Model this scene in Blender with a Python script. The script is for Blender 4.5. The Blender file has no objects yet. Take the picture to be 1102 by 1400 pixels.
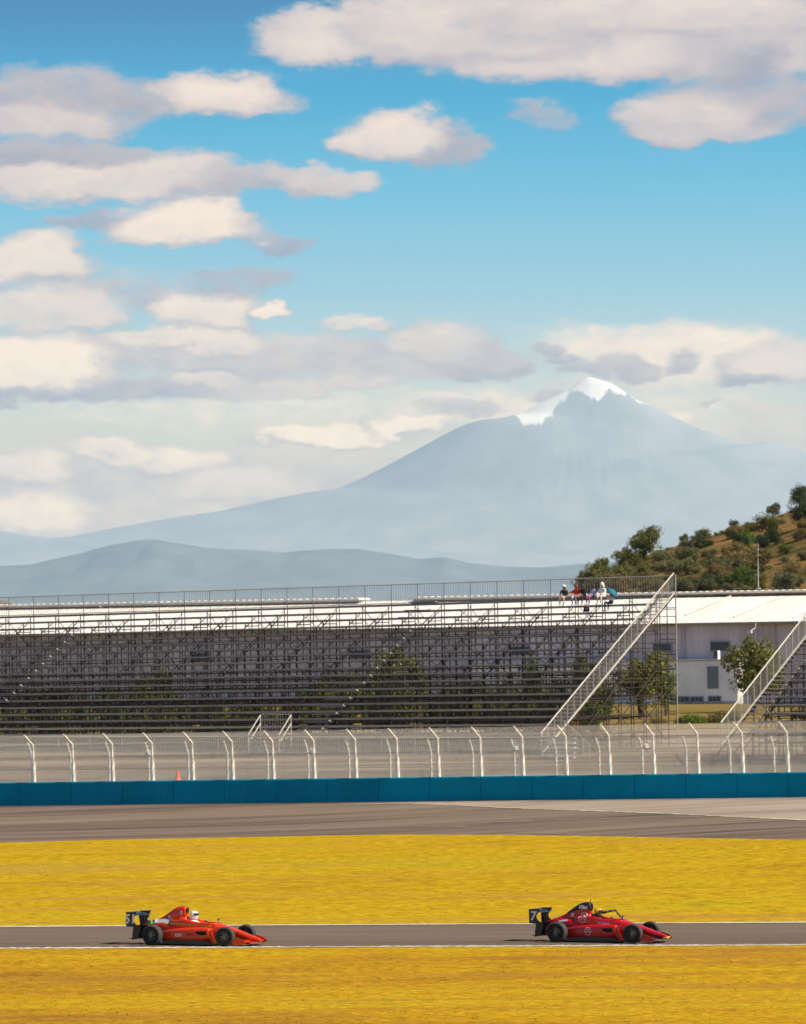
import bpy, bmesh, math, random
import numpy as np
from mathutils import Vector, Matrix, noise as mnoise
from mathutils.bvhtree import BVHTree

SC = bpy.context.scene
COL = SC.collection
rad = math.radians

# ------------------------------------------------------------------ camera
F = 8500.0                 # focal length in photo pixels (1102 wide)
CAM_H = 11.4
PITCH = math.atan(100.0 / F)
ROLL = rad(-0.5)
CAM_R = (Matrix.Rotation(rad(90) + PITCH, 4, 'X') @ Matrix.Rotation(ROLL, 4, 'Z'))
cam_d = bpy.data.cameras.new("camera")
cam = bpy.data.objects.new("camera", cam_d)
COL.objects.link(cam)
cam_d.sensor_fit = 'HORIZONTAL'
cam_d.angle = 2 * math.atan(551.0 / F)
cam_d.clip_start = 1.0
cam_d.clip_end = 300000.0
cam_d.dof.use_dof = True
cam_d.dof.focus_distance = 198.0
cam_d.dof.aperture_fstop = 5.0
cam.matrix_world = Matrix.Translation((0, 0, CAM_H)) @ CAM_R
SC.camera = cam

def ray(px, py):
    return CAM_R @ Vector(((px - 551.0) / F, (700.0 - py) / F, -1.0))

def P(px, py, Y):
    d = ray(px, py)
    return Vector((0, 0, CAM_H)) + d * (Y / d.y)

def az_el(px, py):
    d = ray(px, py).normalized()
    return math.degrees(math.atan2(d.x, d.y)), math.degrees(math.asin(d.z))

# ------------------------------------------------------------------ light
SUN_EL = rad(47)
SUN_AZ = rad(108)          # clockwise from +Y (view direction): from the side, slightly behind the viewer
SUN_DIR = Vector((math.sin(SUN_AZ) * math.cos(SUN_EL), math.cos(SUN_AZ) * math.cos(SUN_EL), math.sin(SUN_EL)))
sun_d = bpy.data.lights.new("sun", 'SUN')
sun_d.energy = 5.0
sun_d.angle = rad(0.53)
sun_d.color = (1.0, 0.90, 0.74)
sun = bpy.data.objects.new("sun", sun_d)
COL.objects.link(sun)
sun.rotation_euler = SUN_DIR.to_track_quat('Z', 'Y').to_euler()
sun.location = (0, 0, 60)

SC.view_settings.view_transform = 'Standard'
SC.view_settings.look = 'None'
SC.view_settings.exposure = 0.6
SC.view_settings.gamma = 1.0
SC.view_settings.use_curve_mapping = False
SC.cycles.use_denoising = True
SC.cycles.max_bounces = 6
SC.cycles.transparent_max_bounces = 16
SC.cycles.volume_bounces = 0

# ------------------------------------------------------------------ node helper
class NT:
    def __init__(self, tree):
        self.t = tree
        self.n = tree.nodes
        self.l = tree.links
    def new(self, kind, **kw):
        nd = self.n.new(kind)
        for k, v in kw.items():
            setattr(nd, k, v)
        return nd
    def put(self, sock, val):
        if hasattr(val, 'is_output') or isinstance(val, bpy.types.NodeSocket):
            self.l.new(val, sock)
        else:
            sock.default_value = val
    def math(self, op, a, b=None, c=None, clamp=False):
        nd = self.new('ShaderNodeMath', operation=op, use_clamp=clamp)
        self.put(nd.inputs[0], a)
        if b is not None: self.put(nd.inputs[1], b)
        if c is not None: self.put(nd.inputs[2], c)
        return nd.outputs[0]
    def vec(self, op, a, b=None, c=None):
        nd = self.new('ShaderNodeVectorMath', operation=op)
        self.put(nd.inputs[0], a)
        if b is not None: self.put(nd.inputs[1], b)
        if c is not None: self.put(nd.inputs[2], c)
        return nd.outputs['Value'] if op in ('LENGTH', 'DOT_PRODUCT', 'DISTANCE') else nd.outputs[0]
    def smooth(self, v, a, b, lo=0.0, hi=1.0, kind='SMOOTHSTEP'):
        nd = self.new('ShaderNodeMapRange', interpolation_type=kind)
        self.put(nd.inputs['Value'], v)
        nd.inputs['From Min'].default_value = a
        nd.inputs['From Max'].default_value = b
        nd.inputs['To Min'].default_value = lo
        nd.inputs['To Max'].default_value = hi
        return nd.outputs[0]
    def mixf(self, f, a, b):
        nd = self.new('ShaderNodeMix', data_type='FLOAT')
        self.put(nd.inputs[0], f); self.put(nd.inputs[2], a); self.put(nd.inputs[3], b)
        return nd.outputs[0]
    def mixc(self, f, a, b, blend='MIX'):
        nd = self.new('ShaderNodeMix', data_type='RGBA', blend_type=blend)
        self.put(nd.inputs[0], f); self.put(nd.inputs[6], c4(a)); self.put(nd.inputs[7], c4(b))
        return nd.outputs[2]
    def noise(self, vec, scale, detail=3.0, rough=0.55, dim='3D', dist=0.0):
        nd = self.new('ShaderNodeTexNoise', noise_dimensions=dim)
        if vec is not None: self.l.new(vec, nd.inputs['Vector'])
        nd.inputs['Scale'].default_value = scale
        nd.inputs['Detail'].default_value = detail
        nd.inputs['Roughness'].default_value = rough
        nd.inputs['Distortion'].default_value = dist
        return nd.outputs
    def ramp(self, v, stops, interp='LINEAR'):
        nd = self.new('ShaderNodeValToRGB')
        self.put(nd.inputs[0], v)
        cr = nd.color_ramp
        cr.interpolation = interp
        while len(cr.elements) > 1:
            cr.elements.remove(cr.elements[-1])
        cr.elements[0].position = stops[0][0]; cr.elements[0].color = c4(stops[0][1])
        for p, c in stops[1:]:
            e = cr.elements.new(p); e.color = c4(c)
        return nd.outputs[0]

def c4(c):
    if isinstance(c, bpy.types.NodeSocket): return c
    return tuple(c) if len(c) == 4 else (c[0], c[1], c[2], 1.0)

def lin(r, g, b):
    def f(v):
        v /= 255.0
        return v / 12.92 if v <= 0.04045 else ((v + 0.055) / 1.055) ** 2.4
    return (f(r), f(g), f(b))

# ------------------------------------------------------------------ world: sky with clouds
def build_world():
    w = bpy.data.worlds.new("World")
    SC.world = w
    w.use_nodes = True
    w.node_tree.nodes.clear()
    N = NT(w.node_tree)
    out = N.new('ShaderNodeOutputWorld')
    sky = N.new('ShaderNodeTexSky', sky_type='NISHITA')
    sky.sun_disc = False
    sky.sun_elevation = SUN_EL
    sky.sun_rotation = SUN_AZ
    sky.altitude = 2300
    sky.air_density = 1.0
    sky.dust_density = 0.6
    sky.ozone_density = 2.0
    bg_far = N.new('ShaderNodeBackground')
    N.l.new(sky.outputs[0], bg_far.inputs[0])
    bg_far.inputs[1].default_value = 0.073
    tc = N.new('ShaderNodeTexCoord')
    D = tc.outputs['Generated']
    sep = N.new('ShaderNodeSeparateXYZ'); N.l.new(D, sep.inputs[0])
    az = N.math('MULTIPLY', N.math('ARCTAN2', sep.outputs[0], sep.outputs[1]), 57.29578)
    el = N.math('MULTIPLY', N.math('ARCSINE', sep.outputs[2]), 57.29578)
    comb = N.new('ShaderNodeCombineXYZ'); N.l.new(az, comb.inputs[0]); N.l.new(el, comb.inputs[1])
    A = comb.outputs[0]
    # clear-sky colour by elevation near the horizon (multiplies the physical sky)
    base = N.ramp(N.math('DIVIDE', el, 8.0), SKY_STOPS)
    # sideways: deeper blue away from the middle of the gap
    # warped coordinates for the cloud outlines
    stretch = N.vec('MULTIPLY', A, (1.0, 2.1, 1.0))
    n1 = N.noise(stretch, 1.1, 5.0, 0.58)
    n2 = N.noise(stretch, 4.2, 7.0, 0.66)
    w1 = N.vec('MULTIPLY', N.vec('SUBTRACT', n1[1], (0.5, 0.5, 0.5)), (0.95, 0.46, 0))
    w2 = N.vec('MULTIPLY', N.vec('SUBTRACT', n2[1], (0.5, 0.5, 0.5)), (0.26, 0.17, 0))
    W = N.vec('ADD', A, N.vec('ADD', w1, w2))
    state = None
    for (px, py, rx, ry, br, op, soft) in CLOUDS:
        a, e = az_el(px, py)
        ix, iy = 148.35 / (rx * 1.06), 148.35 / (ry * 1.10)
        Wi = W if state is None else N.vec('MULTIPLY_ADD', state, (1e-9, 1e-9, 0), W)   # keeps the clouds in order
        v = N.vec('MULTIPLY_ADD', Wi, (ix, iy, 0), (-a * ix, -e * iy, 0))
        # flat undersides: the part below the centre is squeezed
        s = N.new('ShaderNodeSeparateXYZ'); N.l.new(v, s.inputs[0])
        yy = N.math('MAXIMUM', s.outputs[1], N.math('MULTIPLY', s.outputs[1], -1.35 if soft < 0.75 else -1.0))
        ln = N.math('SQRT', N.math('ADD', N.math('POWER', N.math('ABSOLUTE', s.outputs[0]), 2.6), N.math('MULTIPLY', yy, yy)))
        m = N.smooth(ln, 1.24, 1.10 - soft, 0.0, op)
        core = N.math('ADD', N.smooth(ln, 1.12, 0.45, min(br, .28), br), N.math('MULTIPLY', s.outputs[1], .16))
        cb = N.new('ShaderNodeCombineXYZ'); N.l.new(core, cb.inputs[0]); cb.inputs[1].default_value = 1.0
        state = N.mixc(m, (0, 0, 0) if state is None else state, cb.outputs[0])   # (brightness, cover), one cloud over the other
    ss = N.new('ShaderNodeSeparateXYZ'); N.l.new(state, ss.inputs[0])
    alpha = ss.outputs[1]; bright = N.math('DIVIDE', ss.outputs[0], N.math('MAXIMUM', alpha, .02))
    fine = N.noise(N.vec('ADD', N.vec('MULTIPLY', A, (1.0, 1.9, 1.0)), w1), 2.6, 5.0, 0.6)[0]
    b2 = N.math('ADD', bright, N.smooth(fine, 0.3, 0.72, -0.13, 0.09, 'LINEAR'), clamp=True)
    warm = N.smooth(el, 0.3, 4.8)
    lit = N.mixc(warm, CLOUD_LIT_LOW, CLOUD_LIT_HIGH)
    grey = N.mixc(warm, CLOUD_GREY_LOW, CLOUD_GREY_HIGH)
    ccol = N.mixc(b2, grey, lit)
    torn = N.noise(N.vec('ADD', N.vec('MULTIPLY', A, (1.0, 2.3, 1.0)), w2), 2.9, 8.0, 0.68)[0]
    a2 = N.smooth(N.math('ADD', alpha, N.math('MULTIPLY', N.math('SUBTRACT', torn, 0.5), 1.25)), .17, 1.0)
    b2 = N.math('ADD', b2, N.smooth(torn, 0.35, 0.65, -0.10, 0.10, 'LINEAR'), clamp=True)
    scol = N.mixc(a2, base, ccol)
    # what stands beyond the haze: the sky as seen from here, less the light the air in between adds
    Lp = N.math('MINIMUM', 95000.0, N.math('DIVIDE', HAZE_TOP, N.math('MAXIMUM', sep.outputs[2], .0005)))
    T = N.math('EXPONENT', N.math('MULTIPLY', Lp, -HAZE_DENSITY))
    add = N.vec('SCALE', tuple(HAZE_LIGHT)); add.node.inputs['Scale'].default_value = 1.0; N.l.new(N.math('SUBTRACT', 1.0, T), add.node.inputs['Scale'])
    inv = N.vec('SCALE', N.vec('SUBTRACT', scol, add)); N.l.new(N.math('DIVIDE', 1.0, T), inv.node.inputs['Scale'])
    scol = N.vec('MAXIMUM', inv, (0, 0, 0))
    bg_near = N.new('ShaderNodeBackground')
    N.l.new(scol, bg_near.inputs[0])
    bg_near.inputs[1].default_value = 2 ** -0.6
    # the detailed part of the sky covers the low sky in this direction and melts into the open sky
    fr = N.math('MULTIPLY', N.smooth(N.math('ABSOLUTE', az), 30.0, 14.0), N.smooth(el, 14.0, 7.0))
    mx = N.new('ShaderNodeMixShader')
    N.l.new(fr, mx.inputs[0]); N.l.new(bg_far.outputs[0], mx.inputs[1]); N.l.new(bg_near.outputs[0], mx.inputs[2])
    N.l.new(mx.outputs[0], out.inputs[0])
    w.cycles.sampling_method = 'MANUAL'
    w.cycles.sample_map_resolution = 512

HAZE_COLOR = (.52, .79, 1.0); HAZE_DENSITY = 1.3e-5; HAZE_TOP = 2450.0; HAZE_LIGHT = (.42, .58, .69)
SKY_STOPS = [(0.0, lin(222, 222, 214)), (0.10, lin(221, 222, 214)), (0.19, lin(216, 223, 216)), (0.25, lin(203, 221, 223)), (0.335, lin(172, 212, 226)),
             (0.46, lin(133, 199, 226)), (0.59, lin(92, 176, 215)), (0.66, lin(68, 154, 196)), (0.85, lin(45, 125, 175)), (1.0, lin(40, 110, 160))]
CLOUD_LIT_LOW, CLOUD_LIT_HIGH = lin(253, 244, 229), lin(247, 232, 220)
CLOUD_GREY_LOW, CLOUD_GREY_HIGH = lin(180, 193, 207), lin(163, 170, 188)
# px, py, half width, half height, brightness, opacity, edge softness
CLOUDS = [
    # thin pale veils and the low bank
    (890, 470, 210, 42, .98, .80, .9), (985, 490, 190, 46, .95, .75, .9), (420, 560, 520, 40, .92, .55, 1.0),
    (840, 560, 320, 60, .9, .55, 1.0),
    (200, 690, 330, 62, .55, .85, .8), (440, 640, 240, 52, .5, .8, .8), (60, 650, 170, 55, .45, .9, .7),
    (50, 700, 100, 34, .95, .8, .8), (240, 625, 90, 24, .9, .8, .7), (440, 592, 95, 17, 1.0, .9, .6), (560, 584, 60, 14, 1.0, .85, .6),
    (150, 618, 70, 18, .9, .7, .7), (30, 640, 70, 26, .85, .7, .7), (330, 660, 120, 30, .75, .6, .8),
    # grey deck over the mountain's left shoulder
    (430, 500, 260, 36, .46, .80, .7), (300, 480, 230, 34, .5, .78, .7), (120, 532, 210, 22, .2, .80, .7),
    (250, 468, 130, 22, .8, .9, .6), (590, 470, 90, 30, .6, .9, .6), (660, 500, 70, 22, .3, .9, .5), (480, 440, 50, 18, .7, .8, .7),
    (280, 520, 60, 14, .85, .6, .7), (420, 528, 130, 16, .6, .8, .6),
    (160, 400, 150, 36, .35, .68, .9), (60, 428, 130, 36, .72, .9, .6), (285, 428, 75, 32, .85, .95, .55), (374, 432, 28, 14, 1.0, 1.0, .5),
    (55, 500, 105, 46, 1.0, 1.0, .5), (340, 385, 85, 22, .2, .7, .8),
    # middle left
    (40, 358, 95, 46, .85, 1.0, .55), (110, 298, 80, 18, .15, .7, .8), (375, 335, 60, 24, .15, .75, .8), (255, 310, 108, 40, 1.0, 1.0, .45),
    (330, 255, 130, 26, .35, .9, .7), (430, 248, 80, 24, .6, .9, .7), (140, 245, 190, 40, .75, 1.0, .55), (70, 212, 150, 22, .25, .9, .6),
    (95, 140, 150, 54, .28, .92, .7), (60, 172, 130, 30, .62, .9, .7), (305, 135, 98, 42, .88, 1.0, .45),
    (615, 205, 60, 34, .25, .85, .8), (540, 188, 85, 40, .82, 1.0, .55),
    (735, 160, 52, 20, .3, .7, .9), (690, 330, 22, 7, .3, .35, 1.0),
    # top bank
    (1030, 150, 150, 46, .3, .9, .7), (940, 168, 105, 40, .6, .95, .6), (960, 185, 120, 18, .5, .7, .7),
    (980, 60, 230, 78, .6, 1.0, .6), (760, 70, 210, 62, .78, 1.0, .55), (520, 50, 175, 54, .82, 1.0, .5), (660, 40, 200, 60, .72, 1.0, .55),
    (900, 20, 260, 50, .72, 1.0, .6), (1030, 90, 50, 28, .1, .7, .9),
    # small dark clouds around the summit
    (742, 480, 22, 10, .12, .7, .7), (768, 492, 30, 9, .12, .7, .7), (852, 496, 36, 22, .34, .85, .6), (880, 506, 44, 12, .26, .8, .6), (800, 505, 40, 12, .2, .7, .7), (945, 498, 26, 17, .14, .75, .6),
    (1065, 502, 66, 32, .72, .95, .5), (1030, 520, 40, 13, .15, .8, .6), (757, 532, 30, 12, .25, .7, .6), (630, 562, 54, 12, .28, .65, .6), (970, 548, 28, 6, .2, .5, .8),
    (915, 562, 38, 16, .9, .6, .8), (1060, 590, 90, 30, .55, .6, .9), (1050, 565, 60, 14, .5, .5, .9),
]
build_world()

# ------------------------------------------------------------------ materials
MATS = {}
def mat(name, color, rough=0.7, metal=0.0, var=0.0, scale=3.0, color2=None, bump=0.0, bscale=20.0, coat=0.0, stretch=None, obvar=0.0, spec=0.4, detail=4.0):
    """Principled material; VAR mixes towards COLOR2 (or a darker tone) by noise; OBVAR varies per object."""
    if name in MATS: return MATS[name]
    m = bpy.data.materials.new(name); m.use_nodes = True
    N = NT(m.node_tree)
    bs = N.n['Principled BSDF']
    bs.inputs['Roughness'].default_value = rough
    bs.inputs['Metallic'].default_value = metal
    bs.inputs['Specular IOR Level'].default_value = spec
    bs.inputs['Coat Weight'].default_value = coat
    tc = N.new('ShaderNodeTexCoord')
    v = tc.outputs['Object']
    if stretch: v = N.vec('MULTIPLY', v, stretch)
    c = c4(color)
    if var > 0 or color2:
        f = N.noise(v, scale, detail, 0.6)[0]
        f = N.smooth(f, 0.32, 0.68, 0.0, 1.0)
        c2 = color2 or tuple(x * (1 - var) for x in color)
        c = N.mixc(f, c, c2)
    if obvar > 0:
        oi = N.new('ShaderNodeObjectInfo')
        h = N.new('ShaderNodeHueSaturation')
        h.inputs['Hue'].default_value = 0.5
        N.l.new(N.smooth(oi.outputs['Random'], 0, 1, 1 - obvar, 1 + obvar, 'LINEAR'), h.inputs['Value'])
        N.put(h.inputs['Color'], c)
        c = h.outputs[0]
    N.put(bs.inputs['Base Color'], c)
    if bump > 0:
        b = N.new('ShaderNodeBump'); b.inputs['Strength'].default_value = bump; b.inputs['Distance'].default_value = 0.05
        N.l.new(N.noise(v, bscale, 4.0, 0.6)[0], b.inputs['Height'])
        N.l.new(b.outputs[0], bs.inputs['Normal'])
    MATS[name] = m
    return m

# ------------------------------------------------------------------ mesh helper
class MB:
    def __init__(self):
        self.v = []; self.f = []; self.m = []
    def quad(self, *pts, m=0):
        i = len(self.v); self.v += [tuple(p) for p in pts]; self.f.append(tuple(range(i, i + len(pts)))); self.m.append(m)
    def box(self, c, s, m=0, rot=None):
        i = len(self.v)
        for dx in (-.5, .5):
            for dy in (-.5, .5):
                for dz in (-.5, .5):
                    p = Vector((dx * s[0], dy * s[1], dz * s[2]))
                    if rot: p = rot @ p
                    self.v.append((c[0] + p.x, c[1] + p.y, c[2] + p.z))
        for q in ((0, 1, 3, 2), (4, 6, 7, 5), (0, 4, 5, 1), (2, 3, 7, 6), (0, 2, 6, 4), (1, 5, 7, 3)):
            self.f.append(tuple(i + k for k in q)); self.m.append(m)
    def tube(self, p, q, r, r2=None, n=6, m=0, cap=True):
        p = Vector(p); q = Vector(q); r2 = r if r2 is None else r2
        d = (q - p)
        if d.length < 1e-6: return
        d.normalize()
        u = d.orthogonal().normalized(); w = d.cross(u)
        i = len(self.v)
        for k in range(n):
            t = 2 * math.pi * k / n
            o = u * math.cos(t) + w * math.sin(t)
            self.v.append(tuple(p + o * r)); self.v.append(tuple(q + o * r2))
        for k in range(n):
            a = i + 2 * k; b = i + 2 * ((k + 1) % n)
            self.f.append((a, b, b + 1, a + 1)); self.m.append(m)
        if cap:
            self.f.append(tuple(i + 2 * k for k in reversed(range(n)))); self.m.append(m)
            self.f.append(tuple(i + 2 * k + 1 for k in range(n))); self.m.append(m)
    def path(self, pts, r, n=8, m=0):
        for a, b in zip(pts, pts[1:]): self.tube(a, b, r, n=n, m=m)
    def rings(self, rings, m=0, cap=True):
        i = len(self.v); n = len(rings[0])
        for rg in rings: self.v += [tuple(p) for p in rg]
        for a in range(len(rings) - 1):
            for k in range(n):
                k2 = (k + 1) % n
                self.f.append((i + a * n + k, i + a * n + k2, i + (a + 1) * n + k2, i + (a + 1) * n + k)); self.m.append(m)
        if cap:
            self.f.append(tuple(i + k for k in reversed(range(n)))); self.m.append(m)
            self.f.append(tuple(i + (len(rings) - 1) * n + k for k in range(n))); self.m.append(m)
    def ball(self, c, r, nu=14, nv=9, m=0, sx=1, sy=1, sz=1):
        rg = []
        for a in range(nv + 1):
            t = math.pi * (0.02 + 0.96 * a / nv)
            rg.append([(c[0] + r * sx * math.sin(t) * math.cos(2 * math.pi * k / nu), c[1] + r * sy * math.sin(t) * math.sin(2 * math.pi * k / nu), c[2] - r * sz * math.cos(t)) for k in range(nu)])
        self.rings(rg, m)
    def plate(self, outline, y0, y1, m=0):
        """outline in (x, z), extruded along y"""
        n = len(outline); i = len(self.v)
        self.v += [(x, y0, z) for x, z in outline] + [(x, y1, z) for x, z in outline]
        self.f.append(tuple(i + k for k in range(n))); self.m.append(m)
        self.f.append(tuple(i + n + k for k in reversed(range(n)))); self.m.append(m)
        for k in range(n):
            k2 = (k + 1) % n
            self.f.append((i + k2, i + k, i + n + k, i + n + k2)); self.m.append(m)
    def mesh(self, name, mats, smooth=False):
        me = bpy.data.meshes.new(name)
        me.from_pydata(self.v, [], self.f)
        for mm in (mats if isinstance(mats, (list, tuple)) else [mats]): me.materials.append(mm)
        me.polygons.foreach_set('material_index', self.m)
        bm = bmesh.new(); bm.from_mesh(me); bmesh.ops.recalc_face_normals(bm, faces=bm.faces); bm.to_mesh(me); bm.free()
        if smooth:
            me.polygons.foreach_set('use_smooth', [True] * len(me.polygons))
        me.update()
        return me
    def build(self, name, mats, parent=None, smooth=False, loc=None):
        return link(name, self.mesh(name, mats, smooth), parent, loc)

def link(name, me, parent=None, loc=None):
    o = bpy.data.objects.new(name, me); COL.objects.link(o)
    if parent: o.parent = parent
    if loc is not None: o.location = loc
    return o
def tag(o, label=None, cat=None, group=None, kind=None):
    if label: o['label'] = label
    if cat: o['category'] = cat
    if group: o['group'] = group
    if kind: o['kind'] = kind
    return o
def empty(name, loc, rz=0.0, ry=0.0, label=None, cat=None, group=None):
    o = bpy.data.objects.new(name, None); COL.objects.link(o)
    o.location = loc; o.rotation_euler = (0, ry, rz); o.empty_display_size = 0.3
    return tag(o, label, cat, group)
def copy_part(o, parent, loc=None):
    c = o.copy(); COL.objects.link(c); c.parent = parent
    if loc is not None: c.location = loc
    return c
def np_mesh(name, verts, faces, mats, mi=None, smooth=False):
    """verts (n,3), faces (m,k) arrays of one size"""
    me = bpy.data.meshes.new(name)
    n, k = faces.shape
    me.vertices.add(len(verts)); me.vertices.foreach_set('co', np.asarray(verts, dtype=np.float32).ravel())
    me.loops.add(n * k); me.loops.foreach_set('vertex_index', faces.astype(np.int32).ravel())
    me.polygons.add(n); me.polygons.foreach_set('loop_start', np.arange(0, n * k, k, dtype=np.int32))
    for mm in (mats if isinstance(mats, (list, tuple)) else [mats]): me.materials.append(mm)
    if mi is not None: me.polygons.foreach_set('material_index', np.asarray(mi, dtype=np.int32))
    if smooth: me.polygons.foreach_set('use_smooth', np.ones(n, dtype=bool))
    me.update(calc_edges=True)
    me.validate()
    return me

# ------------------------------------------------------------------ ground
PHI = rad(25)
AX = Vector((math.cos(PHI), -math.sin(PHI), 0)); BX = Vector((math.sin(PHI), math.cos(PHI), 0))

def on_plane(px, py, z):
    d = ray(px, py); t = (z - CAM_H) / d.z
    return Vector((d.x * t, d.y * t, z))

def key(pts):
    q = [on_plane(px, py, z) for px, py, z in pts]
    return np.array([p.x for p in q]), np.array([p.y for p in q]), np.array([p.z for p in q])
WALL_A, WALL_B = P(0, 1102, 304.0), P(1102, 1090, 281.5)
K_ROAD_N = key([(0, 1298, 0), (1102, 1293, 0)])
K_ROAD_F = key([(0, 1268, 0), (1102, 1262, 0)])
K_INNER = key([(0, 1153, .3), (150, 1149, .36), (300, 1146, .42), (430, 1143.5, .5), (551, 1142, .6), (680, 1142.3, .7), (800, 1144, .8), (950, 1146.5, .9), (1102, 1149, 1.0)])
K_WALL = (np.array([WALL_A.x, WALL_B.x]), np.array([WALL_A.y, WALL_B.y]), np.array([WALL_A.z, WALL_B.z]))
def kl(K, X):
    """value of a key line at X, carried on a little past its ends"""
    x, y, z = K
    X = np.clip(X, x[0] - 12, x[-1] + 12)
    def ev(v):
        r = np.interp(X, x, v)
        r = np.where(X < x[0], v[0] + (X - x[0]) * (v[1] - v[0]) / (x[1] - x[0]), r)
        return np.where(X > x[-1], v[-1] + (X - x[-1]) * (v[-1] - v[-2]) / (x[-1] - x[-2]), r)
    return ev(y), ev(z)
def ground_lines(X):
    """list of (Y, z) arrays along the depth for an array of X"""
    X = np.asarray(X, float); one = np.ones_like(X)
    L = [(-400 * one, 0 * one), (120 * one, 0 * one)]
    L.append(kl(K_ROAD_N, X)); L.append(kl(K_ROAD_F, X)); L.append(kl(K_INNER, X)); L.append(kl(K_WALL, X))
    yw, zw = L[-1]
    L.append((yw + 0.6, zw + 0.0)); L.append((yw + 40, 1.55 * one)); L.append((yw + 130, 1.7 * one)); L.append((yw + 260, 1.7 * one))
    L.append((1100 * one, 1.0 * one)); L.append((3000 * one, -110 * one)); L.append((9000 * one, -150 * one)); L.append((88000 * one, -150 * one))
    return L
_GX = np.concatenate([[-30000, -4000, -300], np.arange(-120, 160.1, 0.5), [300, 4000, 30000]])
_GL = ground_lines(_GX); _GY = np.stack([a[0] for a in _GL], 1); _GZ = np.stack([a[1] for a in _GL], 1)
_GYl = _GY.tolist(); _GZl = _GZ.tolist(); _GXl = _GX.tolist()
from bisect import bisect_right
def gz(x, y):
    i = min(max(bisect_right(_GXl, x) - 1, 0), len(_GXl) - 2); t = (x - _GXl[i]) / (_GXl[i + 1] - _GXl[i]); t = min(1, max(0, t))
    Y = [a + (b - a) * t for a, b in zip(_GYl[i], _GYl[i + 1])]; Z = [a + (b - a) * t for a, b in zip(_GZl[i], _GZl[i + 1])]
    j = min(max(bisect_right(Y, y) - 1, 0), len(Y) - 2); s = min(1, max(0, (y - Y[j]) / (Y[j + 1] - Y[j])))
    return Z[j] + (Z[j + 1] - Z[j]) * s
def hit(px, py, far=900.0, near=100.0):
    """where the line of sight through a photo pixel meets the ground"""
    d = ray(px, py)
    lo, hi = near, far
    Y = np.linspace(lo, hi, 400)
    prev = lo
    for y in Y:
        p = Vector((0, 0, CAM_H)) + d * (y / d.y)
        if p.z < gz(p.x, y):
            a, b = prev, y
            for _ in range(30):
                m = (a + b) / 2; p = Vector((0, 0, CAM_H)) + d * (m / d.y)
                if p.z < gz(p.x, m): b = m
                else: a = m
            p = Vector((0, 0, CAM_H)) + d * (b / d.y)
            return Vector((p.x, p.y, gz(p.x, p.y)))
        prev = y
    p = Vector((0, 0, CAM_H)) + d * (far / d.y)
    return Vector((p.x, far, gz(p.x, far)))

XS = np.concatenate([[-30000, -12000, -4000, -1000, -300, -120, -80, -60], np.arange(-46, 46.1, 1.0), [60, 80, 120, 300, 1000, 4000, 12000, 30000]])
LINES = ground_lines(XS)
def strip(name, i0, i1, dz, material, sub=1, xr=None, f0=0.0, f1=1.0):
    xs = XS if xr is None else XS[(XS >= xr[0]) & (XS <= xr[1])]
    sel = np.isin(XS, xs)
    rows = []
    for i in range(i0, i1):
        (ya, za), (yb, zb) = LINES[i], LINES[i + 1]
        for k in range(sub):
            t = k / sub; rows.append(((ya + (yb - ya) * t)[sel], (za + (zb - za) * t)[sel]))
    rows.append((LINES[i1][0][sel], LINES[i1][1][sel]))
    nx = len(xs); V = []
    for y, z in rows:
        V.append(np.stack([xs, y, z + dz], 1))
    V = np.concatenate(V); nr = len(rows)
    a = (np.arange(nr - 1)[:, None] * nx + np.arange(nx - 1)[None]).ravel()
    Fc = np.stack([a, a + 1, a + 1 + nx, a + nx], 1)
    o = link(name, np_mesh(name, V, Fc, material, smooth=False))
    return o

def ground_material(name, stops, s_big, s_small, rough=0.95, stretch=(1, 1, 1), bump=0.3, fine=0.35, fine_scale=9.0, streak=None):
    m = bpy.data.materials.new(name); m.use_nodes = True
    N = NT(m.node_tree); bs = N.n['Principled BSDF']
    bs.inputs['Roughness'].default_value = rough; bs.inputs['Specular IOR Level'].default_value = 0.0
    tc = N.new('ShaderNodeTexCoord'); v = N.vec('MULTIPLY', tc.outputs['Object'], stretch)
    a = N.noise(v, s_big, 4.0, 0.6)[0]; b = N.noise(v, s_small, 5.0, 0.65)[0]
    f = N.math('ADD', N.math('MULTIPLY', a, 0.62), N.math('MULTIPLY', b, 0.38))
    f = N.smooth(f, 0.34, 0.66, 0, 1, 'LINEAR')
    c = N.ramp(f, stops)
    h = N.noise(tc.outputs['Object'], fine_scale, 5.0, 0.75)[0]
    c = N.mixc(1.0, c, N.ramp(h, [(0.25, (1 - fine,) * 3), (0.75, (1 + fine * .5,) * 3)]), 'MULTIPLY')
    if streak:
        sv = N.vec('MULTIPLY', tc.outputs['Object'], streak[0])
        sn = N.smooth(N.noise(sv, 1.0, 4.0, 0.6)[0], 0.5, 0.72, 0, streak[2])
        c = N.mixc(sn, c, streak[1])
    N.l.new(c, bs.inputs['Base Color'])
    bp = N.new('ShaderNodeBump'); bp.inputs['Strength'].default_value = bump; bp.inputs['Distance'].default_value = 0.08
    N.l.new(h, bp.inputs['Height']); N.l.new(bp.outputs[0], bs.inputs['Normal'])
    return m

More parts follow.
